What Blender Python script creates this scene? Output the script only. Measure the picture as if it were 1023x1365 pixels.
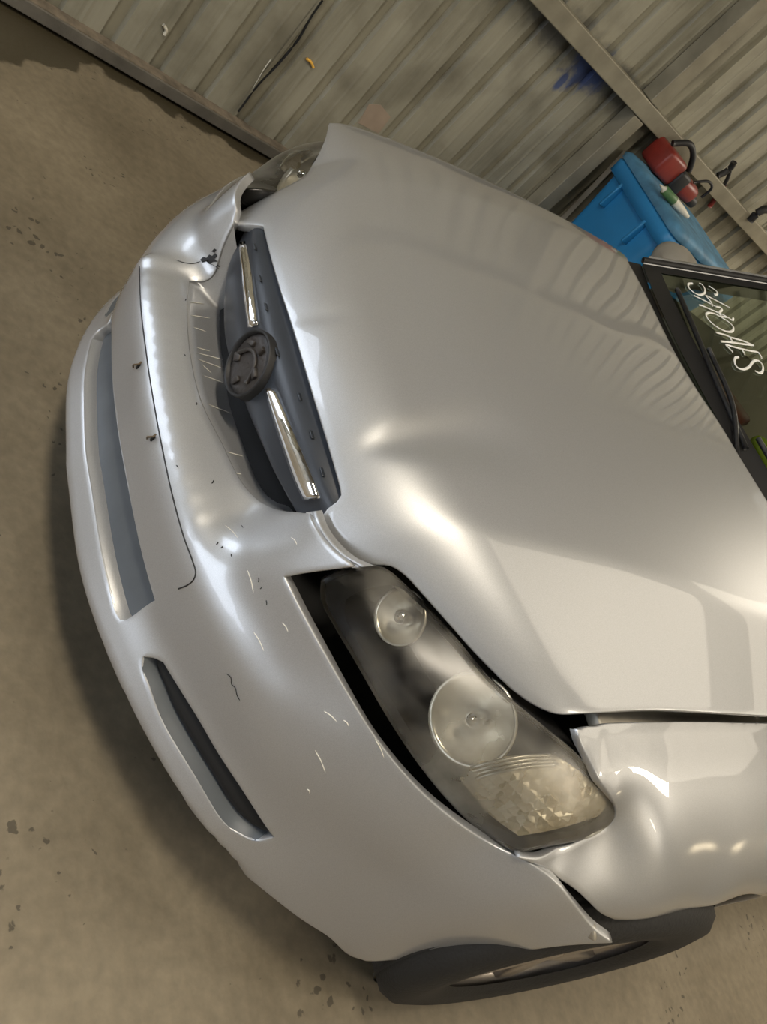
import bpy, bmesh, math, random
import numpy as np
from mathutils import Matrix, Vector
from mathutils.geometry import delaunay_2d_cdt

for o in list(bpy.data.objects):
    bpy.data.objects.remove(o)
random.seed(7)
RNG = np.random.default_rng(7)
scene = bpy.context.scene
COL = scene.collection

# ------------------------------------------------------------------ camera
R = np.array([[0.24358353, 0.69566786, 0.67580566],
              [0.82614682, 0.21620000, -0.52032585],
              [-0.50808315, 0.68505751, -0.52206103]])
C = np.array([0.95571584, -0.62671098, 1.34794684])
F = 1119.847
cd = bpy.data.cameras.new('camera')
cam = bpy.data.objects.new('camera', cd)
COL.objects.link(cam)
m = Matrix.Identity(4)
for i in range(3):
    m[i][0], m[i][1], m[i][2], m[i][3] = R[0][i], -R[1][i], -R[2][i], C[i]
cam.matrix_world = m
cd.sensor_fit = 'VERTICAL'
cd.sensor_height = 36.0
cd.lens = 36.0 * F / 1365.0
cd.clip_start = 0.05
scene.camera = cam

# ------------------------------------------------------------------ light
vs = scene.view_settings
vs.view_transform = 'Standard'
vs.look = 'None'
vs.gamma = 1.0
vs.use_curve_mapping = False
vs.exposure = 0.28

world = bpy.data.worlds.new('world')
scene.world = world
world.use_nodes = True
bg = world.node_tree.nodes['Background']
bg.inputs[0].default_value = (0.80, 0.88, 1.0, 1)
bg.inputs[1].default_value = 4.4

def area_light(name, loc, length, width, power, color=(1.0, 0.89, 0.72), rotz=0.0, tilt=0.0):
    ld = bpy.data.lights.new(name, 'AREA')
    ld.shape = 'RECTANGLE'
    ld.size = length
    ld.size_y = width
    ld.energy = power
    ld.color = color
    o = bpy.data.objects.new(name, ld)
    o.location = loc
    o.rotation_euler = (tilt, 0, rotz)
    COL.objects.link(o)
    return o

area_light('lamp_or_fill', (0.5, -1.3, 4.1), 1.1, 0.4, 80)
area_light('lamp_or_fill', (-1.0, 6.4, 3.4), 1.4, 0.6, 95, rotz=1.5)
area_light('lamp_or_fill', (2.9, 4.3, 4.1), 1.2, 0.45, 50, rotz=1.57)
area_light('lamp_or_fill', (4.9, 1.4, 4.1), 2.2, 1.2, 100, rotz=1.57)  # added fill from the side, splits up the main lamp's highlight
area_light('lamp_or_fill', (0.9, 2.4, 4.1), 3.2, 1.8, 27, rotz=1.57)  # added wide overhead fill, spreads the highlights over the car
area_light('lamp_or_fill', (0.8, 5.8, 4.1), 3.6, 2.0, 25)
area_light('lamp_or_fill', (2.6, 8.3, 3.0), 0.35, 0.2, 9, tilt=1.2)
area_light('lamp_or_fill', (3.8, 8.3, 2.4), 0.35, 0.2, 9, tilt=1.2)
area_light('lamp_or_fill', (4.9, 8.3, 3.1), 0.35, 0.2, 9, tilt=1.2)

# ------------------------------------------------------------------ geometry helpers
def rays(px):
    px = np.atleast_2d(np.asarray(px, float))
    d = np.stack([(px[:, 0]-511.5)/F, (px[:, 1]-682.5)/F, np.ones(len(px))], 1) @ R
    return d / np.linalg.norm(d, axis=1)[:, None]

class TPS:
    def __init__(s, uv, val, lam=1e-5):
        uv = np.asarray(uv, float); val = np.asarray(val, float)
        n = len(uv)
        K = s.phi(uv, uv) + lam*np.eye(n)
        P = np.c_[np.ones(n), uv]
        A = np.block([[K, P], [P.T, np.zeros((3, 3))]])
        w = np.linalg.lstsq(A, np.r_[val, np.zeros(3)], rcond=None)[0]
        s.c, s.w, s.a = uv, w[:n], w[n:]
    @staticmethod
    def phi(a, b):
        d2 = ((a[:, None, :]-b[None, :, :])**2).sum(-1)
        return 0.5*d2*np.log(d2+1e-14)
    def __call__(s, uv):
        uv = np.atleast_2d(np.asarray(uv, float))
        out = np.empty(len(uv))
        for i in range(0, len(uv), 20000):
            q = uv[i:i+20000]
            out[i:i+20000] = s.phi(q, s.c) @ s.w + s.a[0] + q @ s.a[1:]
        return out

class Surf:
    extra = None
    def hit(s, px, t0=0.5, t1=3.2, n=150):
        d = rays(px); ts = np.linspace(t0, t1, n); k = len(d)
        q = C + d[:, None, :]*ts[None, :, None]
        f = s.f(q.reshape(-1, 3)).reshape(k, n)
        ch = (f[:, :-1] > 0) & (f[:, 1:] <= 0)
        has = ch.any(1); i = np.where(has, ch.argmax(1), 0)
        a = ts[i].copy(); b = ts[i+1].copy()
        for _ in range(16):
            mm = (a+b)/2; pos = s.f(C+d*mm[:, None]) > 0
            a = np.where(pos, mm, a); b = np.where(pos, b, mm)
        t = np.where(has, (a+b)/2, ts[np.abs(f).argmin(1)])
        return C+d*t[:, None]

class Sph(Surf):
    def __init__(s, c, pts, lam=1e-5, S=0.95):
        s.o = np.array(c, float); s.S = S
        p = np.asarray(pts, float)
        s.t = TPS(s.uv(p), np.linalg.norm(p-s.o, axis=1), lam)
    def uv(s, q):
        q = np.atleast_2d(q)-s.o
        th = np.arctan2(q[:, 0], -q[:, 1]); ph = np.arctan2(q[:, 2], np.hypot(q[:, 0], q[:, 1]))
        return np.stack([th, ph], 1)*s.S
    def r(s, uv):
        v = s.t(uv)
        if s.extra: v = v + s.extra(uv)
        return v
    def f(s, q): return np.linalg.norm(q-s.o, axis=1) - s.r(s.uv(q))
    def pt(s, uv, dr=0.0):
        uv = np.atleast_2d(uv); a = uv/s.S; r = s.r(uv)+dr
        return s.o + np.stack([np.sin(a[:, 0])*np.cos(a[:, 1]), -np.cos(a[:, 0])*np.cos(a[:, 1]), np.sin(a[:, 1])], 1)*r[:, None]

class Height(Surf):
    """axes (u,v)->w ; sign: outside is w greater than the surface"""
    def __init__(s, ax, pts=None, fn=None, lam=1e-5):
        s.ax = ax
        if fn: s.t = fn
        else:
            p = np.asarray(pts, float)
            s.t = TPS(p[:, ax[:2]], p[:, ax[2]], lam)
    def uv(s, q): return np.atleast_2d(q)[:, s.ax[:2]]
    def w(s, uv):
        v = s.t(uv)
        if s.extra: v = v + s.extra(uv)
        return v
    def f(s, q): return q[:, s.ax[2]] - s.w(q[:, s.ax[:2]])
    def pt(s, uv, dr=0.0):
        uv = np.atleast_2d(uv); out = np.zeros((len(uv), 3))
        out[:, s.ax[0]] = uv[:, 0]; out[:, s.ax[1]] = uv[:, 1]; out[:, s.ax[2]] = s.w(uv)+dr
        return out

def crom(p, k=8):
    """smooth open polyline through the given points"""
    p = np.asarray(p, float)
    if len(p) < 3: 
        t = np.linspace(0, 1, k+1)[:, None]; return p[0]*(1-t)+p[-1]*t
    e = np.vstack([2*p[0]-p[1], p, 2*p[-1]-p[-2]]); out = []
    for i in range(1, len(e)-2):
        p0, p1, p2, p3 = e[i-1:i+3]
        # centripetal
        t01 = max(np.linalg.norm(p1-p0), 1e-9)**.5; t12 = max(np.linalg.norm(p2-p1), 1e-9)**.5; t23 = max(np.linalg.norm(p3-p2), 1e-9)**.5
        m1 = (p2-p1) + t12*((p1-p0)/t01-(p2-p0)/(t01+t12)); m2 = (p2-p1) + t12*((p3-p2)/t23-(p3-p1)/(t12+t23))
        for t in np.linspace(0, 1, k, endpoint=False):
            out.append((2*t**3-3*t**2+1)*p1+(t**3-2*t**2+t)*m1+(-2*t**3+3*t**2)*p2+(t**3-t**2)*m2)
    out.append(p[-1])
    return np.array(out)

def resample(p, h):
    p = np.asarray(p, float)
    L = np.r_[0, np.cumsum(np.linalg.norm(np.diff(p, axis=0), axis=1))]
    n = max(2, int(round(L[-1]/h))+1)
    t = np.linspace(0, L[-1], n)
    return np.stack([np.interp(t, L, p[:, k]) for k in range(p.shape[1])], 1)

def lift(surf, px, k=6): return surf.hit(crom(px, k))
def lift_uv(surf, px, k=6): return surf.uv(lift(surf, px, k))
def zlift(pz):
    out = []
    for x, y, z in pz:
        d = rays([(x, y)])[0]; out.append(C+d*(z-C[2])/d[2])
    return np.array(out)
def ylift(pz):
    out = []
    for x, y, Y in pz:
        d = rays([(x, y)])[0]; out.append(C+d*(Y-C[1])/d[1])
    return np.array(out)

def loop_of(segs, h):
    out = []
    for s in segs:
        r = resample(s, h)
        if out and np.linalg.norm(np.array(out[-1])-r[0]) < h*0.5: r = r[1:]
        out += [tuple(x) for x in r]
    if np.linalg.norm(np.array(out[0])-np.array(out[-1])) < h*0.5: out.pop()
    return np.array(out)

def inside(poly, q):
    x, y = q[:, 0], q[:, 1]; r = np.zeros(len(q), bool)
    a = poly; b = np.roll(poly, -1, 0)
    for (x0, y0), (x1, y1) in zip(a, b):
        if y0 == y1: continue
        c = ((y0 > y) != (y1 > y)) & (x < (x1-x0)*(y-y0)/(y1-y0)+x0)
        r ^= c
    return r

def mindist(loops, q):
    b = np.vstack(loops); out = np.full(len(q), 9.0)
    for i in range(0, len(q), 2000):
        out[i:i+2000] = np.sqrt(((q[i:i+2000, None]-b[None])**2).sum(-1).min(1))
    return out

def make_mesh(name, v, f, smooth=True):
    me = bpy.data.meshes.new(name)
    me.from_pydata([tuple(map(float, x)) for x in v], [], [tuple(map(int, x)) for x in f])
    me.validate()
    if smooth:
        me.polygons.foreach_set('use_smooth', [True]*len(me.polygons))
    me.update()
    return me

def add(name, me, mat=None, parent=None, loc=None):
    o = bpy.data.objects.new(name, me)
    COL.objects.link(o)
    if mat is not None:
        if isinstance(mat, (list, tuple)):
            for q in mat: me.materials.append(q)
        else: me.materials.append(mat)
    if parent is not None: o.parent = parent
    if loc is not None: o.location = loc
    return o

def tag(o, label=None, cat=None, group=None, kind=None):
    if label: o['label'] = label
    if cat: o['category'] = cat
    if group: o['group'] = group
    if kind: o['kind'] = kind
    return o

def trim_panel(surf, outer, holes=(), h=0.012, flange=0.014, hole_flange=0.02, dr=0.0, out=None, lip=0.0018):
    """mesh of a surface trimmed to loops (uv), with rolled edges that turn inward"""
    loops = [np.asarray(outer)]+[np.asarray(x) for x in holes]
    lo, hi = loops[0].min(0), loops[0].max(0)
    xs = np.arange(lo[0], hi[0], h); ys = np.arange(lo[1], hi[1], h*0.866)
    g = np.array([(x+(h/2 if j % 2 else 0), y) for j, y in enumerate(ys) for x in xs])
    ok = inside(loops[0], g)
    for l in loops[1:]: ok &= ~inside(l, g)
    g = g[ok]
    ring_ = []
    for l in loops:                                     # one regular row of points just inside each edge
        t = np.roll(l, -1, 0)-np.roll(l, 1, 0); t /= np.maximum(np.linalg.norm(t, axis=1), 1e-12)[:, None]
        nn = np.stack([-t[:, 1], t[:, 0]], 1)
        for sg_ in (1, -1):
            q = l+nn*sg_*0.75*h; k = inside(loops[0], q)
            for l2 in loops[1:]: k &= ~inside(l2, q)
            ring_.append(q[k])
    ring_ = np.vstack(ring_); ring_ = ring_[mindist(loops, ring_) > 0.62*h]
    keep = []
    for q in ring_:
        if not keep or min((q[0]-p_[0])**2+(q[1]-p_[1])**2 for p_ in keep[-6:]) > (0.35*h)**2: keep.append(q)
    ring_ = np.array(keep)
    g = g[mindist(loops+[ring_], g) > 0.7*h]
    g = np.vstack([ring_, g])
    pts = []; edges = []
    for l in loops:
        b = len(pts); n = len(l)
        pts += [tuple(x) for x in l]; edges += [(b+i, b+(i+1) % n) for i in range(n)]
    nb = len(pts)
    pts += [tuple(x) for x in g]
    vo, eo, fo, ov, oe, of = delaunay_2d_cdt([Vector(p) for p in pts], edges, [], 0, 1e-7)
    uv = np.array([(v.x, v.y) for v in vo])
    tri = np.array([f for f in fo if len(f) == 3])
    cen = uv[tri].mean(1)
    ok = inside(loops[0], cen)
    for l in loops[1:]: ok &= ~inside(l, cen)
    tri = tri[ok]
    P = surf.pt(uv, dr)
    n = np.cross(P[tri[:, 1]]-P[tri[:, 0]], P[tri[:, 2]]-P[tri[:, 0]])
    ref = (surf.pt(uv, dr+0.01)-P)[tri[:, 0]]
    fl = (n*ref).sum(1) < 0
    tri[fl] = tri[fl][:, ::-1]; n[fl] *= -1
    vn = np.zeros_like(P)
    for k in range(3): np.add.at(vn, tri[:, k], n)
    vn /= np.maximum(np.linalg.norm(vn, axis=1), 1e-12)[:, None]
    # map of input vertex -> output vertex
    mp = {}
    for i, src in enumerate(ov):
        for s_ in src: mp[s_] = i
    V = [P]; Fc = [tuple(t) for t in tri]; base = len(P)
    # directed boundary edges
    cnt = {}
    for t in tri:
        for a, b in ((t[0], t[1]), (t[1], t[2]), (t[2], t[0])): cnt[(a, b)] = 1
    b0 = 0
    for li, l in enumerate(loops):
        ids = [mp.get(b0+i) for i in range(len(l))]; b0 += len(l)
        ids = [i for i in ids if i is not None]
        dep = flange if li == 0 else hole_flange
        if not dep: continue
        ids = np.array(ids); k = len(ids)
        if (int(ids[0]), int(ids[1])) not in cnt: 
            ids = ids[::-1]
        p = P[ids]; nn = vn[ids]
        tg = np.roll(p, -1, 0)-np.roll(p, 1, 0); tg /= np.maximum(np.linalg.norm(tg, axis=1), 1e-9)[:, None]
        outw = np.cross(tg, nn)
        rows = [ids]
        for (oo, dd) in ((0.7*lip, 0.3*lip), (lip, lip), (lip, dep*0.5), (lip*0.4, dep)):
            V.append(p+outw*oo-nn*dd); rows.append(np.arange(base, base+k)); base += k
        for a, b in zip(rows[:-1], rows[1:]):
            for i in range(k):
                j = (i+1) % k
                Fc.append((a[j], a[i], b[i], b[j]))
    return np.vstack(V), Fc

def mirror(V, Fc):
    V = np.array(V).copy(); V[:, 0] *= -1
    return V, [tuple(reversed(f)) for f in Fc]

def loft(rows, closed=False):
    """rows: list of equally long point arrays -> quad strip mesh"""
    rows = [np.asarray(r) for r in rows]; n = len(rows[0]); V = np.vstack(rows); Fc = []
    for i in range(len(rows)-1):
        for j in range(n-(0 if closed else 1)):
            k = (j+1) % n
            Fc.append((i*n+j, i*n+k, (i+1)*n+k, (i+1)*n+j))
    return V, Fc

def tube(path, rad, seg=8, flat=1.0, cap=True):
    path = np.asarray(path, float); n = len(path)
    rad = np.broadcast_to(rad, (n,)); rows = []
    up = np.array([0, 0, 1.0])
    for i in range(n):
        t = path[min(i+1, n-1)]-path[max(i-1, 0)]; t /= max(np.linalg.norm(t), 1e-9)
        a = np.cross(t, up)
        if np.linalg.norm(a) < 1e-3: a = np.cross(t, [1, 0, 0])
        a /= np.linalg.norm(a); b = np.cross(t, a)
        an = np.linspace(0, 2*np.pi, seg, endpoint=False)
        rows.append(path[i]+rad[i]*(np.cos(an)[:, None]*a+flat*np.sin(an)[:, None]*b))
    V, Fc = loft(rows, True)
    if cap: Fc += [tuple(range(seg)), tuple(reversed(range((n-1)*seg, n*seg)))]
    return V, Fc

def box_vf(x0, x1, y0, y1, z0, z1, taper=0.0):
    v = [(x0, y0, z0), (x1, y0, z0), (x1, y1, z0), (x0, y1, z0), (x0, y0, z1), (x1, y0, z1), (x1, y1, z1), (x0, y1, z1)]
    f = [(3, 2, 1, 0), (4, 5, 6, 7), (0, 1, 5, 4), (1, 2, 6, 5), (2, 3, 7, 6), (3, 0, 4, 7)]
    return np.array(v, float), f

def join(parts):
    V = []; Fc = []; b = 0
    for v, f in parts:
        V.append(np.asarray(v)); Fc += [tuple(i+b for i in q) for q in f]; b += len(v)
    return np.vstack(V), Fc

def bevel_box(x0, x1, y0, y1, z0, z1, r=0.01, seg=2):
    bm = bmesh.new()
    v, f = box_vf(x0, x1, y0, y1, z0, z1)
    vs_ = [bm.verts.new(p) for p in v]
    for q in f: bm.faces.new([vs_[i] for i in q])
    bmesh.ops.bevel(bm, geom=bm.edges[:], offset=r, segments=seg, affect='EDGES', profile=0.5)
    bm.verts.index_update()
    V = np.array([p.co[:] for p in bm.verts]); Fc = [tuple(p.index for p in q.verts) for q in bm.faces]
    bm.free()
    return V, Fc

# ------------------------------------------------------------------ materials
MATS = {}
def nodes_of(name):
    mt = bpy.data.materials.new(name); mt.use_nodes = True
    nt = mt.node_tree
    return mt, nt, nt.nodes['Principled BSDF']

def simple(name, col, rough=0.5, metal=0.0, coat=0.0, vary=0.12, scale=12.0, bump=0.0, bscale=60.0, spec=0.5, coat_rough=0.04):
    mt, nt, b = nodes_of(name)
    b.inputs['Roughness'].default_value = rough
    b.inputs['Metallic'].default_value = metal
    b.inputs['Coat Weight'].default_value = coat
    b.inputs['Coat Roughness'].default_value = coat_rough
    b.inputs['Specular IOR Level'].default_value = spec
    tc = nt.nodes.new('ShaderNodeTexCoord')
    nz = nt.nodes.new('ShaderNodeTexNoise'); nz.inputs['Scale'].default_value = scale; nz.inputs['Detail'].default_value = 6
    nt.links.new(tc.outputs['Object'], nz.inputs['Vector'])
    rp = nt.nodes.new('ShaderNodeValToRGB')
    c = np.array(col)
    rp.color_ramp.elements[0].position = 0.3; rp.color_ramp.elements[1].position = 0.7
    rp.color_ramp.elements[0].color = tuple(c*(1-vary))+(1,)
    rp.color_ramp.elements[1].color = tuple(np.minimum(c*(1+vary), 1))+(1,)
    nt.links.new(nz.outputs['Fac'], rp.inputs['Fac'])
    nt.links.new(rp.outputs['Color'], b.inputs['Base Color'])
    if bump:
        n2 = nt.nodes.new('ShaderNodeTexNoise'); n2.inputs['Scale'].default_value = bscale; n2.inputs['Detail'].default_value = 5
        nt.links.new(tc.outputs['Object'], n2.inputs['Vector'])
        bp = nt.nodes.new('ShaderNodeBump'); bp.inputs['Strength'].default_value = bump; bp.inputs['Distance'].default_value = 0.01
        nt.links.new(n2.outputs['Fac'], bp.inputs['Height']); nt.links.new(bp.outputs['Normal'], b.inputs['Normal'])
    return mt

def paint_mat():
    mt, nt, b = nodes_of('silver_paint')
    b.inputs['Metallic'].default_value = 0.62
    b.inputs['Roughness'].default_value = 0.42
    b.inputs['Coat Weight'].default_value = 1.0
    b.inputs['Coat Roughness'].default_value = 0.045
    tc = nt.nodes.new('ShaderNodeTexCoord')
    nz = nt.nodes.new('ShaderNodeTexNoise'); nz.inputs['Scale'].default_value = 900; nz.inputs['Detail'].default_value = 1
    nt.links.new(tc.outputs['Object'], nz.inputs['Vector'])
    n3 = nt.nodes.new('ShaderNodeTexNoise'); n3.inputs['Scale'].default_value = 5; n3.inputs['Detail'].default_value = 8
    nt.links.new(tc.outputs['Object'], n3.inputs['Vector'])
    rp = nt.nodes.new('ShaderNodeValToRGB')
    rp.color_ramp.elements[0].color = (0.41, 0.416, 0.423, 1); rp.color_ramp.elements[0].position = 0.25
    rp.color_ramp.elements[1].color = (0.50, 0.506, 0.514, 1); rp.color_ramp.elements[1].position = 0.75
    nt.links.new(nz.outputs['Fac'], rp.inputs['Fac'])
    nt.links.new(rp.outputs['Color'], b.inputs['Base Color'])
    mr = nt.nodes.new('ShaderNodeMapRange')
    mr.inputs['From Min'].default_value = 0.3; mr.inputs['From Max'].default_value = 0.75
    mr.inputs['To Min'].default_value = 0.012; mr.inputs['To Max'].default_value = 0.05
    nt.links.new(n3.outputs['Fac'], mr.inputs['Value']); nt.links.new(mr.outputs['Result'], b.inputs['Coat Roughness'])
    return mt

def lens_mat():
    mt = bpy.data.materials.new('hazed_lens'); mt.use_nodes = True
    nt = mt.node_tree; nt.nodes.clear()
    N = nt.nodes.new; L = nt.links.new
    out = N('ShaderNodeOutputMaterial')
    tr = N('ShaderNodeBsdfTransparent'); tr.inputs[0].default_value = (0.86, 0.85, 0.80, 1)
    hz = N('ShaderNodeBsdfPrincipled'); hz.inputs['Base Color'].default_value = (0.74, 0.70, 0.60, 1); hz.inputs['Roughness'].default_value = 0.45
    tl = N('ShaderNodeBsdfTranslucent'); tl.inputs[0].default_value = (0.74, 0.70, 0.58, 1)
    hm = N('ShaderNodeMixShader'); hm.inputs[0].default_value = 0.35; L(hz.outputs[0], hm.inputs[1]); L(tl.outputs[0], hm.inputs[2])
    tc = N('ShaderNodeTexCoord')
    nz = N('ShaderNodeTexNoise'); nz.inputs['Scale'].default_value = 11; nz.inputs['Detail'].default_value = 5
    L(tc.outputs['Object'], nz.inputs['Vector'])
    mr = N('ShaderNodeMapRange'); mr.inputs['From Min'].default_value = 0.35; mr.inputs['From Max'].default_value = 0.72
    mr.inputs['To Min'].default_value = 0.0; mr.inputs['To Max'].default_value = 0.34
    L(nz.outputs['Fac'], mr.inputs['Value'])
    # the outer end of the lens is the more weathered one
    sx = N('ShaderNodeSeparateXYZ'); L(tc.outputs['Object'], sx.inputs[0])
    ab = N('ShaderNodeMath'); ab.operation = 'ABSOLUTE'; L(sx.outputs[0], ab.inputs[0])
    m2 = N('ShaderNodeMapRange'); m2.inputs['From Min'].default_value = 0.40; m2.inputs['From Max'].default_value = 0.72
    m2.inputs['To Min'].default_value = -0.18; m2.inputs['To Max'].default_value = 0.08
    L(ab.outputs[0], m2.inputs['Value'])
    ad = N('ShaderNodeMath'); ad.operation = 'ADD'; ad.use_clamp = True; L(mr.outputs[0], ad.inputs[0]); L(m2.outputs[0], ad.inputs[1])
    mx = N('ShaderNodeMixShader'); L(ad.outputs[0], mx.inputs[0]); L(tr.outputs[0], mx.inputs[1]); L(hm.outputs[0], mx.inputs[2])
    gl = N('ShaderNodeBsdfGlossy'); gl.inputs['Roughness'].default_value = 0.28; gl.inputs[0].default_value = (0.85, 0.85, 0.85, 1)
    fr = N('ShaderNodeFresnel'); fr.inputs[0].default_value = 1.5
    m3 = N('ShaderNodeMixShader'); L(fr.outputs[0], m3.inputs[0]); L(mx.outputs[0], m3.inputs[1]); L(gl.outputs[0], m3.inputs[2])
    L(m3.outputs[0], out.inputs[0])
    return mt

def glass_mat():
    mt = bpy.data.materials.new('windscreen_glass'); mt.use_nodes = True
    nt = mt.node_tree; nt.nodes.clear(); N = nt.nodes.new; L = nt.links.new
    out = N('ShaderNodeOutputMaterial')
    tr = N('ShaderNodeBsdfTransparent'); tr.inputs[0].default_value = (0.50, 0.58, 0.50, 1)
    gl = N('ShaderNodeBsdfGlossy'); gl.inputs['Roughness'].default_value = 0.01; gl.inputs[0].default_value = (0.85, 0.95, 0.82, 1)
    fr = N('ShaderNodeFresnel'); fr.inputs[0].default_value = 1.52
    mu = N('ShaderNodeMath'); mu.operation = 'MULTIPLY_ADD'; mu.inputs[1].default_value = 1.5; mu.inputs[2].default_value = 0.03; mu.use_clamp = True
    L(fr.outputs[0], mu.inputs[0])
    mx = N('ShaderNodeMixShader'); L(mu.outputs[0], mx.inputs[0]); L(tr.outputs[0], mx.inputs[1]); L(gl.outputs[0], mx.inputs[2])
    L(mx.outputs[0], out.inputs[0])
    return mt

def wall_mat():
    mt, nt, b = nodes_of('weathered_sheet')
    N = nt.nodes.new; L = nt.links.new
    b.inputs['Roughness'].default_value = 0.55; b.inputs['Metallic'].default_value = 0.15
    tc = N('ShaderNodeTexCoord')
    mp = N('ShaderNodeMapping'); mp.inputs['Scale'].default_value = (9, 9, 1.1); L(tc.outputs['Object'], mp.inputs['Vector'])
    nz = N('ShaderNodeTexNoise'); nz.inputs['Scale'].default_value = 1.0; nz.inputs['Detail'].default_value = 9; nz.inputs['Roughness'].default_value = 0.65
    L(mp.outputs[0], nz.inputs['Vector'])
    rp = N('ShaderNodeValToRGB')
    e = rp.color_ramp.elements
    e[0].position = 0.25; e[0].color = (0.175, 0.165, 0.125, 1)
    e[1].position = 0.75; e[1].color = (0.40, 0.385, 0.31, 1)
    e2 = e.new(0.45); e2.color = (0.31, 0.298, 0.235, 1)
    L(nz.outputs['Fac'], rp.inputs['Fac'])
    # loose blotches of grime
    n2 = N('ShaderNodeTexNoise'); n2.inputs['Scale'].default_value = 4.2; n2.inputs['Detail'].default_value = 7; L(tc.outputs['Object'], n2.inputs['Vector'])
    sx = N('ShaderNodeSeparateXYZ'); L(tc.outputs['Object'], sx.inputs[0])
    m2 = N('ShaderNodeMapRange'); m2.inputs['From Min'].default_value = 0.47; m2.inputs['From Max'].default_value = 0.78; m2.inputs['To Max'].default_value = 0.75; L(n2.outputs['Fac'], m2.inputs['Value'])
    mx = N('ShaderNodeMix'); mx.data_type = 'RGBA'; L(m2.outputs[0], mx.inputs[0]); L(rp.outputs[0], mx.inputs[6]); mx.inputs[7].default_value = (0.115, 0.105, 0.075, 1)
    # grey overspray below the girt and a splash of blue marking paint
    def mth(op, a, b_=None, c_=None):
        q = N('ShaderNodeMath'); q.operation = op
        for k, v in enumerate((a, b_, c_)):
            if v is None: continue
            if isinstance(v, (int, float)): q.inputs[k].default_value = float(v)
            else: L(v, q.inputs[k])
        return q.outputs[0]
    ss = mth('MULTIPLY_ADD', sx.outputs[0], float(US[0]), mth('MULTIPLY', sx.outputs[1], float(US[1])))
    zz = sx.outputs[2]
    n6 = N('ShaderNodeTexNoise'); n6.inputs['Scale'].default_value = 11; n6.inputs['Detail'].default_value = 6; L(tc.outputs['Object'], n6.inputs['Vector'])
    nn = mth('SUBTRACT', n6.outputs['Fac'], 0.5)
    def blob(s0, z0, rs_, rz_, amp=1.6, soft_=0.25):
        a = mth('POWER', mth('ABSOLUTE', mth('DIVIDE', mth('SUBTRACT', ss, s0), rs_)), 2)
        c = mth('POWER', mth('ABSOLUTE', mth('DIVIDE', mth('SUBTRACT', zz, z0), rz_)), 2)
        r_ = mth('SUBTRACT', 1.0, mth('SQRT', mth('ADD', a, c)))
        q = N('ShaderNodeMapRange'); q.inputs['From Min'].default_value = -soft_; q.inputs['From Max'].default_value = soft_
        L(mth('MULTIPLY_ADD', nn, amp, r_), q.inputs['Value']); return q.outputs[0]
    g_ = mth('MAXIMUM', blob(2.2, 1.085, .62, .085), blob(1.45, 1.09, .5, .05))
    m5 = N('ShaderNodeMix'); m5.data_type = 'RGBA'; L(mth('MULTIPLY', g_, .8), m5.inputs[0]); L(mx.outputs[2], m5.inputs[6]); m5.inputs[7].default_value = (0.095, 0.095, 0.090, 1)
    b2 = mth('MAXIMUM', blob(2.21, 1.05, .11, .10, 2.4), blob(2.13, .95, .022, .05, 1.8))
    m6 = N('ShaderNodeMix'); m6.data_type = 'RGBA'; L(mth('MULTIPLY', b2, .85), m6.inputs[0]); L(m5.outputs[2], m6.inputs[6]); m6.inputs[7].default_value = (0.035, 0.07, 0.22, 1)
    L(m6.outputs[2], b.inputs['Base Color'])
    bp = N('ShaderNodeBump'); bp.inputs['Strength'].default_value = 0.25; bp.inputs['Distance'].default_value = 0.01
    L(n2.outputs['Fac'], bp.inputs['Height']); L(bp.outputs[0], b.inputs['Normal'])
    return mt

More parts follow.
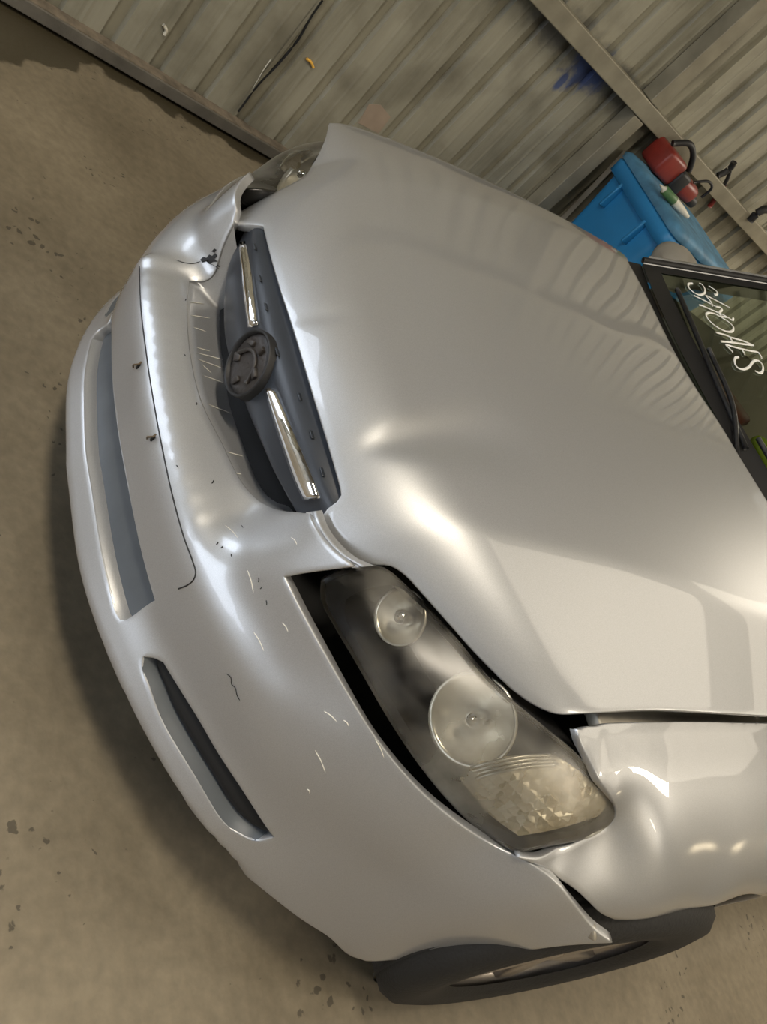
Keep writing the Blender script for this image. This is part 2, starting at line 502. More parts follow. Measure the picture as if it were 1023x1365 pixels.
def floor_mat(wall_n, wall_d):
    mt, nt, b = nodes_of('concrete_floor')
    N = nt.nodes.new; L = nt.links.new
    tc = N('ShaderNodeTexCoord')
    n1 = N('ShaderNodeTexNoise'); n1.inputs['Scale'].default_value = 1.7; n1.inputs['Detail'].default_value = 10; n1.inputs['Roughness'].default_value = 0.6
    L(tc.outputs['Object'], n1.inputs['Vector'])
    rp = N('ShaderNodeValToRGB'); e = rp.color_ramp.elements
    e[0].position = 0.32; e[0].color = (0.155, 0.128, 0.085, 1)
    e[1].position = 0.70; e[1].color = (0.275, 0.232, 0.163, 1)
    L(n1.outputs['Fac'], rp.inputs['Fac'])
    # fine mottling
    n2 = N('ShaderNodeTexNoise'); n2.inputs['Scale'].default_value = 38; n2.inputs['Detail'].default_value = 6; L(tc.outputs['Object'], n2.inputs['Vector'])
    mr = N('ShaderNodeMapRange'); mr.inputs['From Min'].default_value = 0.3; mr.inputs['From Max'].default_value = 0.7; mr.inputs['To Min'].default_value = 0.86; mr.inputs['To Max'].default_value = 1.12
    L(n2.outputs['Fac'], mr.inputs['Value'])
    mm = N('ShaderNodeMix'); mm.data_type = 'RGBA'; mm.blend_type = 'MULTIPLY'; mm.inputs[0].default_value = 1; L(rp.outputs[0], mm.inputs[6]); L(mr.outputs[0], mm.inputs[7])
    # small oil spots
    vo = N('ShaderNodeTexVoronoi'); vo.inputs['Scale'].default_value = 34; vo.inputs['Randomness'].default_value = 1; nv = N('ShaderNodeTexNoise'); nv.inputs['Scale'].default_value = 30; nv.inputs['Detail'].default_value = 4; L(tc.outputs['Object'], nv.inputs['Vector'])
    vm = N('ShaderNodeVectorMath'); vm.operation = 'MULTIPLY_ADD'; vm.inputs[1].default_value = (0.045, 0.045, 0.045); L(nv.outputs['Color'], vm.inputs[0]); L(tc.outputs['Object'], vm.inputs[2])
    L(vm.outputs[0], vo.inputs['Vector'])
    n4 = N('ShaderNodeTexNoise'); n4.inputs['Scale'].default_value = 2.6; n4.inputs['Detail'].default_value = 3; L(tc.outputs['Object'], n4.inputs['Vector'])
    sp = N('ShaderNodeMapRange'); sp.inputs['From Min'].default_value = 0.47; sp.inputs['From Max'].default_value = 0.70; sp.inputs['To Min'].default_value = 0.0; sp.inputs['To Max'].default_value = 0.34
    L(n4.outputs['Fac'], sp.inputs['Value'])
    lt = N('ShaderNodeMath'); lt.operation = 'SUBTRACT'; L(sp.outputs[0], lt.inputs[0]); L(vo.outputs['Distance'], lt.inputs[1])
    l2 = N('ShaderNodeMapRange'); l2.inputs['From Min'].default_value = 0.0; l2.inputs['From Max'].default_value = 0.06; l2.inputs['To Max'].default_value = 0.75; L(lt.outputs[0], l2.inputs['Value'])
    m3 = N('ShaderNodeMix'); m3.data_type = 'RGBA'; L(l2.outputs[0], m3.inputs[0]); L(mm.outputs[2], m3.inputs[6]); m3.inputs[7].default_value = (0.05, 0.043, 0.03, 1)
    # damp margin along the wall, wider towards the shed's front
    sx = N('ShaderNodeSeparateXYZ'); L(tc.outputs['Object'], sx.inputs[0])
    def mad(a, k, c):
        q = N('ShaderNodeMath'); q.operation = 'MULTIPLY_ADD'; q.inputs[1].default_value = k
        L(a, q.inputs[0])
        if isinstance(c, float): q.inputs[2].default_value = c
        else: L(c, q.inputs[2])
        return q.outputs[0]
    dist = mad(sx.outputs[0], float(wall_n[0]), mad(sx.outputs[1], float(wall_n[1]), float(-wall_d)))   # distance from the wall
    n5 = N('ShaderNodeTexNoise'); n5.inputs['Scale'].default_value = 8.0; n5.inputs['Detail'].default_value = 8; L(tc.outputs['Object'], n5.inputs['Vector'])
    w = N('ShaderNodeMapRange'); w.inputs['From Min'].default_value = 0.30; w.inputs['From Max'].default_value = -0.15; w.inputs['To Min'].default_value = 0.045; w.inputs['To Max'].default_value = 0.40
    L(sx.outputs[1], w.inputs['Value'])
    edge = mad(n5.outputs['Fac'], 0.22, mad(dist, -1.0, w.outputs[0]))
    wm = N('ShaderNodeMapRange'); wm.inputs['From Min'].default_value = 0.085; wm.inputs['From Max'].default_value = 0.105; L(edge, wm.inputs['Value'])
    m4 = N('ShaderNodeMix'); m4.data_type = 'RGBA'; L(wm.outputs[0], m4.inputs[0]); L(m3.outputs[2], m4.inputs[6]); m4.inputs[7].default_value = (0.060, 0.050, 0.030, 1)
    L(m4.outputs[2], b.inputs['Base Color'])
    rr = N('ShaderNodeMapRange'); rr.inputs['To Min'].default_value = 0.62; rr.inputs['To Max'].default_value = 0.28; L(wm.outputs[0], rr.inputs['Value']); L(rr.outputs[0], b.inputs['Roughness'])
    bp = N('ShaderNodeBump'); bp.inputs['Strength'].default_value = 0.12; bp.inputs['Distance'].default_value = 0.01; L(n2.outputs['Fac'], bp.inputs['Height']); L(bp.outputs[0], b.inputs['Normal'])
    return mt

PAINT = paint_mat()
LENS = lens_mat()
GLASS = glass_mat()
BLACK = simple('black_plastic', (0.012, 0.012, 0.013), 0.55)
DEEP_BLACK = simple('deep_black', (0.006, 0.006, 0.006), 0.8)  # near-black parts, and the painted shade in the panel gaps
GREYP = simple('grille_plastic', (0.026, 0.031, 0.040), 0.38, bump=0.02, bscale=400)
DGREY = simple('intake_plastic', (0.085, 0.095, 0.105), 0.45)
CHROME = simple('chrome', (0.85, 0.85, 0.86), 0.04, 1.0, vary=0.02)
BOWL = simple('reflector_chrome', (0.72, 0.69, 0.62), 0.28, 0.7, vary=0.08)
EMB = simple('emblem_brown', (0.030, 0.025, 0.022), 0.45, vary=0.3, bump=0.15, bscale=120)
RUBBER = simple('tyre_rubber', (0.013, 0.0125, 0.012), 0.75, bump=0.2, bscale=150)
ALLOY = simple('alloy', (0.42, 0.38, 0.34), 0.35, 0.8)
STEEL = simple('galvanised', (0.40, 0.37, 0.31), 0.42, 0.6, vary=0.2)
BEAM = simple('beam_grey', (0.135, 0.125, 0.105), 0.6, 0.1, vary=0.25, scale=9, bump=0.2)
RUST = simple('beam_top_rust', (0.17, 0.14, 0.105), 0.75, vary=0.35, scale=25)
GIRT = simple('girt_steel', (0.27, 0.25, 0.19), 0.55, 0.2, vary=0.22, scale=8)
BINB = simple('bin_blue', (0.024, 0.22, 0.50), 0.42, vary=0.10, scale=5)
BIND = simple('bin_blue_dusty', (0.07, 0.20, 0.33), 0.6, vary=0.3, scale=14)
RED = simple('red_plastic', (0.20, 0.022, 0.015), 0.42, vary=0.25)
GREEN = simple('green_label', (0.07, 0.16, 0.06), 0.5)
WHITE = simple('white_plastic', (0.62, 0.60, 0.52), 0.45)
INK = simple('paint_pen_white', (0.85, 0.85, 0.82), 0.6, vary=0.03)
SCUFF_GLINT = simple('scuff_glint_white', (0.72, 0.70, 0.62), 0.6, vary=0.15)
RIM_RUST = simple('rusty_clip', (0.12, 0.085, 0.05), 0.5, 0.3, vary=0.4, scale=80)
BLUEP = simple('blue_marking_paint', (0.03, 0.08, 0.26), 0.6, vary=0.4, scale=20)
HIVIS = simple('hi_vis', (0.55, 0.68, 0.03), 0.7, vary=0.2)
FABRIC = simple('grey_trim', (0.05, 0.055, 0.05), 0.85)

# ------------------------------------------------------------------ the shed
PSI = -0.08555
US = np.array([math.sin(PSI), math.cos(PSI), 0.0])       # along the wall, towards the rear
NW = np.array([US[1], -US[0], 0.0])                      # out of the wall, into the shed
D0 = -2.015                                              # wall face
def wp(s, z, off=0.0):
    return US*s + NW*(D0+off) + np.array([0, 0, z])

WALL = wall_mat()
FLOOR = floor_mat(NW[:2], D0+0.06)

fl = add('floor', make_mesh('floor', [(-4, -7, 0), (8, -7, 0), (8, 9, 0), (-4, 9, 0)], [(0, 1, 2, 3)], False), FLOOR)
tag(fl, 'stained beige concrete floor with damp margin along the wall', None, kind='structure')

def sheet_profile(s0, s1):
    """pan and recessed rib profile along the wall: (s, offset)"""
    out = []; pitch = 0.190; first = 0.4715
    out.append((s0, 0.0))
    k0 = int(math.floor((s0-first)/pitch))
    for k in range(k0, k0+12):
        c = first+k*pitch
        for ds, of in ((0, 0), (0.007, -0.023), (0.050, -0.023), (0.057, 0)):
            if s0 < c+ds < s1: out.append((c+ds, of))
        for e, of in ((-.010, 0), (0, .002), (.010, 0)):
            if s0 < c+.1225+e < s1: out.append((c+.1225+e, of))
    out.append((s1, 0.0))
    return out

wall = bpy.data.objects.new('wall_right', None); COL.objects.link(wall)
tag(wall, 'ribbed sheet metal wall of the shed behind the car', None, kind='structure')
SEAM = 1.787
for k in range(-7, 8):
    s0 = SEAM+k*0.76; s1 = s0+0.76+0.012
    pr = sheet_profile(s0, s1)
    zs = (0.0, 0.4, 0.8, 1.2, 2.0, 3.0, 4.3) if s0 > -1.3 or s0 < -3.4 else (2.7, 3.4, 4.3)
    lift_ = 0.004 if k % 2 else 0.0
    rows = [[wp(s, z, of+lift_) for s, of in pr] for z in zs]
    V, Fc = loft(rows)
    add('sheet', make_mesh('sheet', V, Fc, False), WALL, wall)

def shed_wall(name, pts, label):
    o = add(name, make_mesh(name, pts, [(0, 1, 2, 3)], False), SHEDM)
    tag(o, label, None, kind='structure')
SHEDM = simple('shed_lining', (0.30, 0.27, 0.21), 0.6, vary=0.2, scale=2)
ROOFM = simple('shed_roof', (0.26, 0.24, 0.20), 0.6, vary=0.15, scale=2)
shed_wall('wall_left', [(6.2, -6, 0), (6.2, 8.5, 0), (6.2, 8.5, 4.3), (6.2, -6, 4.3)], 'plain shed wall on the open side of the car')
shed_wall('wall_back', [(-4, 8.5, 0), (8, 8.5, 0), (8, 8.5, 4.3), (-4, 8.5, 4.3)], 'plain shed wall far behind the car')
o = add('ceiling', make_mesh('ceiling', [(-4, -6.2, 4.3), (8, -6.2, 4.3), (8, 9, 4.3), (-4, 9, 4.3)], [(3, 2, 1, 0)], False), ROOFM)
tag(o, 'sheet roof of the shed', None, kind='structure')
# front wall with an open vehicle doorway (a second doorway is in the ribbed wall, ahead of the car)
fw = join([box_vf(-4, -0.2, -6.1, -6.0, 0, 4.3), box_vf(2.8, 8, -6.1, -6.0, 0, 4.3), box_vf(-0.2, 2.8, -6.1, -6.0, 2.8, 4.3)])
o = add('wall_front', make_mesh('wall_front', *fw, False), SHEDM)
tag(o, 'shed wall with open vehicle doorway in front of the car', None, kind='structure')

def wall_bar(name, s0, s1, z0, z1, o0, o1, mat, label=None, r=0.004, parent=None, kind='structure'):
    V, Fc = bevel_box(s0, s1, o0, o1, z0, z1, r)
    V = np.array([wp(s, z, of) for s, of, z in V])
    Fc = [tuple(reversed(f)) for f in Fc]
    o = add(name, make_mesh(name, V, Fc, False), mat, parent)
    if label: tag(o, label, None, kind=kind)
    return o
# floor beam: a steel channel on packers, along the foot of the wall
wall_bar('trim_1', -1.2, 6.5, 0.012, 0.058, -0.004, 0.058, BEAM, 'grey steel channel along the foot of the wall')
wall_bar('trim_2', -1.2, 6.5, 0.0575, 0.062, -0.004, 0.054, RUST, 'rusty top edge of the steel floor channel')
wall_bar('trim_3', -1.2, 6.8, 1.075, 1.150, 0.002, 0.09, GIRT, 'horizontal steel girt across the ribbed wall')
wall_bar('trim_6', -1.2, 6.8, 2.20, 2.275, 0.002, 0.09, GIRT, 'second horizontal steel girt higher on the wall')
wall_bar('trim_7', -1.2, 6.8, 3.30, 3.375, 0.002, 0.09, GIRT, 'third horizontal steel girt near the roof')
wall_bar('trim_4', 2.515, 2.60, 0.06, 1.072, 0.004, 0.085, GIRT, 'upright steel post below the girt')
wall_bar('trim_5', 2.515, 2.60, 1.152, 4.3, 0.004, 0.085, GIRT, 'upright steel post above the girt')

# ------------------------------------------------------------------ the car
car = bpy.data.objects.new('car', None); COL.objects.link(car)
tag(car, 'silver sedan with dented bonnet, scuffed bumper and clouded headlights', 'car')

PX = [0, .2, .32, .45, .6, .7, .78, .84, .88, .91, .93]; PY = [0, .014, .045, .10, .19, .275, .37, .47, .56, .65, .75]
_pl = crom(np.c_[PX, PY], 10)
def plan(x): return np.interp(np.abs(x), _pl[:, 0], _pl[:, 1])
def sst(t): t = np.clip(t, 0, 1); return t*t*(3-2*t)

# --- bumper skin
bp = []
def ring(off, z0, z2, x0, x1, far=0.0, fade=None, zend=None):
    for X in np.arange(-.87, .8701, .02 if z0 < .30 else .035):
        x = abs(X)
        if not (x0-1e-6 <= x <= x1): continue
        of = off*(1-sst((x-fade)/.12)) if fade is not None else off
        z = z0+z2*min(x, .72)**2
        bp.append((X, plan(X)+of-(far*sst((-X-.1)/.25) if X < 0 else 0), z))
ring(.020, .205, -.03, 0, .81, fade=.60)
ring(-.010, .224, -.07, 0, .81, fade=.60)
ring(-.019, .240, -.085, 0, .81, fade=.60)
ring(-.013, .258, -.095, 0, .81, fade=.60)
ring(-.009, .276, -.105, 0, .81, fade=.58)
ring(-.001, .295, -.10, 0, .66, fade=.58)
ring(.011, .326, -.04, 0, .81, .01, fade=.66)
ring(.010, .356, -.033, 0, .81, .018, fade=.66)
ring(.004, .42, -.03, 0, .81, .022)
ring(.006, .473, -.036, 0, .81, .024, fade=.55)
ring(.019, .493, .03, 0, .52, .028)
ring(.050, .507, .03, 0, .285, .015)
ring(.082, .519, .03, 0, .275, .01)
ring(.010, .53, 0, .60, .79)
ring(.026, .575, 0, .42, .78)
ARCH = [(.854, .490, .190), (.865, .508, .235), (.875, .525, .283), (.896, .560, .394), (.9165, .567, .517), (.927, .585, .570), (.933, .600, .593)]
for x, y, z in [(.316, .114, .64), (.345, .108, .672), (.39, .11, .655), (.36, .095, .60), (.33, .088, .555),
                (.835, .455, .20), (.842, .455, .30), (.850, .455, .40), (.860, .458, .50), (.858, .462, .58), (.848, .470, .625), (.82, .43, .60), (.893, .525, .545), (.898, .545, .59)]+ARCH:
    bp += [(x, y, z), (-x, y, z)]
SB = Sph((0, .95, .42), bp, lam=1.5e-4)
# crumple at the far end of the grille opening
cA = SB.uv(np.array([[-.335, .09, .545]]))[0]; cB = SB.uv(np.array([[-.33, .045, .50]]))[0]
def bumper_dent(uv):
    a = np.hypot((uv[:, 0]-cA[0])/.075, (uv[:, 1]-cA[1])/.040); b = np.hypot((uv[:, 0]-cB[0]-.01)/.018, (uv[:, 1]-cB[1])/.05)
    return -.020*np.exp(-a**2) + .010*np.exp(-b**2)
SB.extra = bumper_dent

h_b = 0.0085
N_hl = lift_uv(SB, [(377, 768), (400, 815), (430, 870), (465, 930), (500, 985), (540, 1035), (575, 1070), (620, 1105), (660, 1130), (692, 1145)])
N_jt = lift_uv(SB, [(692, 1145), (715, 1158), (740, 1176), (765, 1208), (790, 1238), (815, 1257)])
tipuv = SB.uv(np.array([[.935, .614, .583]]))
N_arch3 = np.array(ARCH[::-1])
N_arch = SB.uv(crom(N_arch3, 8))
N_jt[-1] = N_arch[0]
N_lip = lift_uv(SB, [(488, 1281), (465, 1273), (440, 1250), (400, 1224), (330, 1169), (300, 1144), (260, 1099), (215, 1034), (182, 970), (152, 900), (127, 830)])
N_lip[0] = N_arch[-1]
N_lip = np.vstack([N_lip, SB.uv(crom(np.array([(.24, plan(.24)-.012, .222), (.15, plan(.15)-.012, .223), (.07, -.010, .224), (0, -.012, .224)]), 6))])
N_tab = lift_uv(SB, [(377, 768), (400, 763), (436, 758), (468, 754)])
N_tab2 = lift_uv(SB, [(468, 754), (446, 737), (428, 718), (417, 700), (411, 685)])
N_tab3 = lift_uv(SB, [(411, 685), (406, 685), (400, 684)])
grl_n = lift_uv(SB, [(400, 684), (370, 680), (345, 668), (320, 640), (295, 590), (270, 540), (258, 500), (252, 465)])
grl_f = lift_uv(SB, [(252, 465), (249, 430), (249, 400), (252, 372)])
mx_ = lambda a: np.asarray(a)[::-1]*np.array([-1, 1])
near_half_top = [N_arch[::-1]]
far_tab_end = (N_tab3*np.array([-1, 1]))[-1]
grl_f = np.vstack([grl_f, crom(np.array([grl_f[-1], grl_f[-1]*.45+far_tab_end*.55+np.array([.0, -.006]), far_tab_end]), 6)[1:]])
outer = loop_of([N_arch, N_lip, mx_(N_lip), mx_(N_arch), mx_(N_jt), mx_(N_hl), N_tab*np.array([-1, 1]), N_tab2*np.array([-1, 1]), N_tab3*np.array([-1, 1]),
                 grl_f[::-1], grl_n[::-1], N_tab3[::-1], N_tab2[::-1], N_tab[::-1], N_hl, N_jt], h_b*0.8)
INT_TOP = [(207, 801), (190, 740), (175, 670), (160, 590), (152, 530), (149, 480), (149, 418)]
int_top = lift_uv(SB, INT_TOP)
int_end_n = lift_uv(SB, [(207, 801), (192, 811), (175, 824), (164, 829), (157, 823), (152, 813)])
LIP_TOP = [(152, 813), (135, 740), (122, 660), (113, 600), (111, 540), (112, 500), (116, 474)]
lip_top = lift_uv(SB, LIP_TOP)
lip_far = np.vstack([lip_top[-1:], SB.uv(np.array([(-.31, plan(.31)-.009, .268)])), ])
int_end_f = crom(np.vstack([SB.uv(np.array([(-.31, plan(.31)-.009, .268)])), SB.uv(np.array([(-.335, plan(.33)-.004, .277)])), SB.uv(np.array([(-.333, plan(.33)-.004, .31)])), int_top[-1:]]), 6)
hole_int = loop_of([int_top[::-1], int_end_n, lip_top, lip_far, int_end_f], h_b*0.8)
FOG = [[(190, 874), (205, 876), (218, 882)], [(218, 882), (230, 902), (266, 960), (289, 1000), (325, 1055), (359, 1107), (367, 1117)],
       [(367, 1117), (341, 1122), (317, 1112), (298, 1098), (258, 1035), (214, 960), (197, 914), (189, 892), (190, 874)]]
hole_fog = loop_of([lift_uv(SB, s) for s in FOG], h_b*0.7)
hole_fog_f = hole_fog[::-1]*np.array([-1, 1])
V, Fc = trim_panel(SB, outer, [hole_int, hole_fog, hole_fog_f], h=h_b, flange=0.016, hole_flange=0.022, lip=0.0022)
bumper = add('front_bumper', make_mesh('front_bumper', V, Fc), PAINT, car)

# channel between the bumper and the bonnet corner
ca = lift(SB, [(408, 683), (414, 700), (426, 720), (444, 739), (470, 757)], 6); cb = lift(SB, [(430, 680), (438, 702), (452, 722), (474, 742), (500, 754)], 6)
vd = (ca-C)/np.linalg.norm(ca-C, axis=1)[:, None]
V, Fc = loft([ca+vd*.004, ca*.8+cb*.2+vd*.012, ca*.6+cb*.4+vd*.013, ca*.5+cb*.5+vd*.007, ca*.3+cb*.7+vd*.016, ca*.0+cb*1.0+vd*.024])
add('bonnet_gap_channel', make_mesh('bonnet_gap_channel', V, Fc), PAINT, bumper)

# --- bonnet
_zc = crom(np.array([(.05, .715), (.13, .752), (.25, .793), (.4, .840), (.6, .884), (.8, .917), (1.0, .944), (1.19, .968), (1.45, .992)]), 10)
def zc(y): return np.interp(y, _zc[:, 0], _zc[:, 1])
_xcN = np.array([(.0, .375), (.20, .378), (.25, .388), (.37, .413), (.61, .449), (.78, .483), (.97, .512), (1.35, .57)])
_xcF = np.array([(.0, .36), (.18, .372), (.29, .40), (.47, .465), (.60, .503), (.83, .558), (1.04, .615), (1.25, .63), (1.4, .64)])
def _sm(t):
    f = crom(t, 8)
    return lambda y: np.interp(y, f[:, 0], f[:, 1])
xcN, xcF = map(_sm, (_xcN, _xcF))
def soft(t, w): return w*np.logaddexp(0, t/w)
def hood_base(uv):
    x, y = uv[:, 0], uv[:, 1]; ax = np.abs(x)
    xc = np.where(x > 0, xcN(y), xcF(y)); sl = np.where(x > 0, .21, .13)
    return zc(y)-.06*x*x-sl*soft(ax-xc, .006)
def hood_z(uv):
    x, y = uv[:, 0], uv[:, 1]; ax = np.abs(x)
    d = np.clip(1-(y-plan(np.where(x > 0, x, np.maximum(x, -.52)))-.122)/.12, 0, 1.35)
    return hood_base(uv)-(.050+.03*sst((ax-.30)/.25))*d**2.3
SH = Height((0, 1, 2), fn=hood_z)
dA = SH.hit([(590, 598)])[0]; dA1 = SH.hit([(488, 594)])[0]; dA2 = SH.hit([(690, 575)])[0]
dB = SH.hit([(432, 420)])[0]; dC = SH.hit([(822, 850)])[0]
def hood_dents(uv):
    ax = (dA2-dA1)[:2]; L_ = np.linalg.norm(ax); ax = ax/L_; pr = np.array([-ax[1], ax[0]])
    if pr[0] < 0: pr = -pr
    d = uv-dA1[:2]; a = (d@ax)/L_; b = d@pr
    sg = .012+.050*np.clip(a+.1, 0, 1.2)
    v = -.0115*sst((a+.10)/.35)*(1-sst((a-.55)/.65))*np.exp(-((b-.004)/sg)**2)
    d3 = uv-dB[:2]; v += -.0035*np.exp(-(d3[:, 0]/.018)**2-(d3[:, 1]/.03)**2)
    d4 = uv-dC[:2]; v += -.0018*np.exp(-(d4[:, 0]/.09)**2-(d4[:, 1]/.05)**2)
    return v
SH.extra = hood_dents
h_h = 0.011
H_front = lift_uv(SH, [(352, 300), (362, 340), (375, 385), (390, 430), (405, 480), (420, 530), (437, 585), (450, 630), (456, 652)])
H_cor = lift_uv(SH, [(456, 652), (456, 664), (448, 672), (437, 680), (430, 690)])
H_hl = lift_uv(SH, [(430, 690), (440, 712), (470, 740), (495, 751), (520, 752), (540, 764), (560, 785), (600, 830), (650, 885), (700, 930), (735, 948), (752, 951), (768, 950)])
H_side = lift_uv(SH, [(768, 950), (800, 948), (870, 945), (940, 948), (1023, 953)])
H_side2 = crom(np.vstack([H_side[-1], (.675, 1.2), (.685, 1.37)]), 6)
H_rear = np.vstack([crom(np.array([(.685, 1.37), (.50, 1.275), (.32, 1.22), H_side2[0]*0+SH.uv(SH.hit([(1023, 668)]))[0]]), 8), lift_uv(SH, [(1023, 668), (990, 615), (960, 565), (930, 520), (900, 470), (870, 410), (850, 371), (838, 350)])])
H_fs = crom(np.array([H_rear[-1], (-.70, 1.33), (-.71, 1.1), (-.707, .9), (-.705, .7), (-.703, .5), (-.70, .40), (-.685, .352)]), 8)
H_fh = crom(np.array([(-.685, .352), (-.60, .320), (-.52, .285), (-.45, .240), (-.41, .185), (-.375, .140), (-.345, .118)]), 8)
H_fc = crom(np.vstack([(-.345, .118), (-.322, .125), H_front[0]]), 5)
hood_loop = loop_of([H_front, H_cor, H_hl, H_side, H_side2, H_rear, H_fs, H_fh, H_fc], h_h*0.75)
V, Fc = trim_panel(SH, hood_loop, [], h=h_h, flange=0.016, lip=0.0025)
hood = add('bonnet', make_mesh('bonnet', V, Fc), PAINT, car)

# --- front fender (near one shaped from the panel edges, far one mirrored)
_zt = _sm(np.array([(.30, .745), (.415, .768), (.5, .783), (.62, .80), (.8, .82), (1.0, .838), (1.3, .86), (1.6, .88)]))
_pf = crom(np.array([(-.05, .60), (0, .672), (.03, .745), (.06, .80), (.1, .855), (.14, .892), (.18, .913), (.25, .921), (.4, .915), (.7, .90)]), 8)
def fend0(uv): return np.interp(_zt(uv[:, 0])-uv[:, 1], _pf[:, 0], _pf[:, 1])
fp = np.array([(.802, .400, .615), (.80, .47, .64), (.795, .52, .667), (.786, .545, .692), (.781, .540, .712), (.770, .505, .735), (.745, .455, .752), (.686, .415, .768),
      (.82, .44, .621), (.842, .485, .618), (.872, .55, .61), (.90, .62, .59), (.91, .66, .60), (.915, .70, .615), (.92, .86, .645), (.92, 1.05, .65)])
_cz = np.array([(y, z) for y in (.78, 1.0, 1.3, 1.6) for z in (.2, .4, .55, .63, .7, .76, .82)]+[(.62, .72)]+[(y, float(_zt(y))-dz) for y in (.44, .48, .52, .56, .60, .66, .72) for dz in (0., .018)])
_ft = TPS(np.vstack([fp[:, 1:], _cz]), np.r_[fp[:, 0]-fend0(fp[:, 1:]), np.zeros(len(_cz))], 6e-4)
SF = Height((1, 2, 0), fn=lambda uv: fend0(uv)+_ft(uv))
f_front = crom(np.array([(.418, .769), (.425, .763), (.455, .752), (.505, .735), (.540, .712), (.547, .693), (.520, .667), (.47, .640), (.405, .616)]), 6)
f_joint = crom(np.array([(.405, .616), (.440, .621), (.485, .618), (.55, .610), (.60, .596), (.635, .592)]), 6)
f_arch = crom(np.array([(.635, .592), (.66, .600), (.70, .615), (.78, .632), (.86, .645), (.96, .650), (1.06, .645), (1.17, .60), (1.25, .52), (1.285, .40), (1.29, .22)]), 6)
f_rest = [np.array([(1.29, .22), (1.60, .22)]), np.array([(1.60, .22), (1.60, .879)]), (lambda yy: np.stack([yy, _zt(yy)-.001], 1))(np.linspace(1.60, .418, 60))]
fl_loop = loop_of([f_front, f_joint, f_arch]+f_rest, .007)
V, Fc = trim_panel(SF, fl_loop, [], h=.009, flange=.014, lip=.002)
add('front_fender', make_mesh('front_fender', V, Fc), PAINT, car)
add('front_fender', make_mesh('front_fender', *mirror(V, Fc)), PAINT, car)

# --- headlight
up_edge = zlift([(430, 776, .635), (450, 764, .655), (478, 757, .675), (510, 757, .688), (545, 785, .694), (600, 842, .705), (660, 914, .722), (720, 966, .738), (768, 1006, .744), (800, 1043, .735), (822, 1072, .720), (829, 1088, .706), (820, 1099, .692), (790, 1116, .667), (740, 1127, .640), (690, 1137, .612)])
low_px = [(690, 1137), (650, 1115), (610, 1080), (560, 1020), (520, 960), (480, 890), (445, 830), (430, 800), (430, 776)]
low_edge = np.array([(.798, .425, .603), (.766, .40, .583), (.722, .35, .582), (.665, .29, .585), (.60, .235, .597), (.535, .196, .606), (.47, .158, .614), (.44, .142, .625)])
lp = list(up_edge)+list(low_edge)
SLo = np.array([.25, .85, .52])
for a, b, bu in ((3, 6, .016), (4, 5, .02), (5, 4, .024), (6, 3, .026), (7, 2, .028), (8, 1, .028), (10, 0, .020)):
    q = (up_edge[a]+low_edge[b])/2; n_ = q-SLo; lp.append(q+n_/np.linalg.norm(n_)*bu)
SL = Sph(SLo, lp, lam=4e-5, S=.6)
l_up = lift_uv(SL, [(430, 776), (450, 764), (478, 757), (510, 757), (545, 785), (600, 842), (660, 914), (720, 966), (768, 1006), (800, 1043), (822, 1072), (829, 1088), (820, 1099), (790, 1116), (740, 1127), (690, 1137)], 5)
l_low = lift_uv(SL, low_px, 5)
lens_loop = loop_of([l_up, l_low], .010)
LV, LF = trim_panel(SL, lens_loop, [], h=.012, flange=.03, lip=.003)
# dark rim bezel just under the lens edge
cen = lens_loop.mean(0)
def ring_patch(s0, s1, d0, d1):
    a = SL.pt(cen+(lens_loop-cen)*s0, d0); b = SL.pt(cen+(lens_loop-cen)*s1, d1)
    return loft([np.vstack([a, a[:1]]), np.vstack([b, b[:1]])])
BZV, BZF = ring_patch(.99, .90, -.004, -.016)
HSV, HSF = join([ring_patch(.985, .94, -.004, -.03), ring_patch(.94, .80, -.03, -.13), (lambda p: (np.vstack([p, p.mean(0)]), [(i, (i+1) % len(p), len(p)) for i in range(len(p))]))(SL.pt(cen+(lens_loop-cen)*.80, -.13))])
def bowl(px, depth, rad, bowl_depth, aim=(0.05, -1, .12)):
    c = SL.hit([px])[0]; d = rays([px])[0]; c = c+d*depth
    a = np.array(aim, float); a /= np.linalg.norm(a)
    e1 = np.cross(a, [0, 0, 1]); e1 /= np.linalg.norm(e1); e2 = np.cross(a, e1)
    rows = []
    for t in np.linspace(0.08, 1, 10):
        an = np.linspace(0, 2*np.pi, 36, endpoint=False)
        rows.append(c+a*(bowl_depth*(t*t-1))+t*rad*(np.cos(an)[:, None]*e1+np.sin(an)[:, None]*e2))
    rows.append(rows[-1]+(rows[-1]-c)*.02-a*.006)
    bv, bf = loft(rows, True)
    # bulb with a rounded hood
    an = np.linspace(0, 2*np.pi, 16, endpoint=False); br = []
    for t, rr in ((-.9, .010), (-.5, .012), (-.1, .012), (.05, .009), (.12, .002)):
        br.append(c+a*(t*bowl_depth)+rr*(np.cos(an)[:, None]*e1+np.sin(an)[:, None]*e2))
    return (bv, bf), loft(br, True)
(B1, K1) = bowl((628, 960), .050, .066, .050, (.25, -1, .25))
(B2, K2) = bowl((532, 822), .045, .042, .035, (.15, -1, .22))
ind_px = [[(612, 1047), (650, 1035), (700, 1026), (752, 1022)], [(752, 1022), (785, 1045), (808, 1072), (812, 1086), (800, 1098)], [(800, 1098), (740, 1116), (692, 1124)], [(692, 1124), (655, 1098), (630, 1072), (612, 1047)]]
ind_loop = loop_of([lift_uv(SL, s) for s in ind_px], .010)
IV, IF = trim_panel(SL, ind_loop, [], h=.010, flange=.03, dr=-.014)
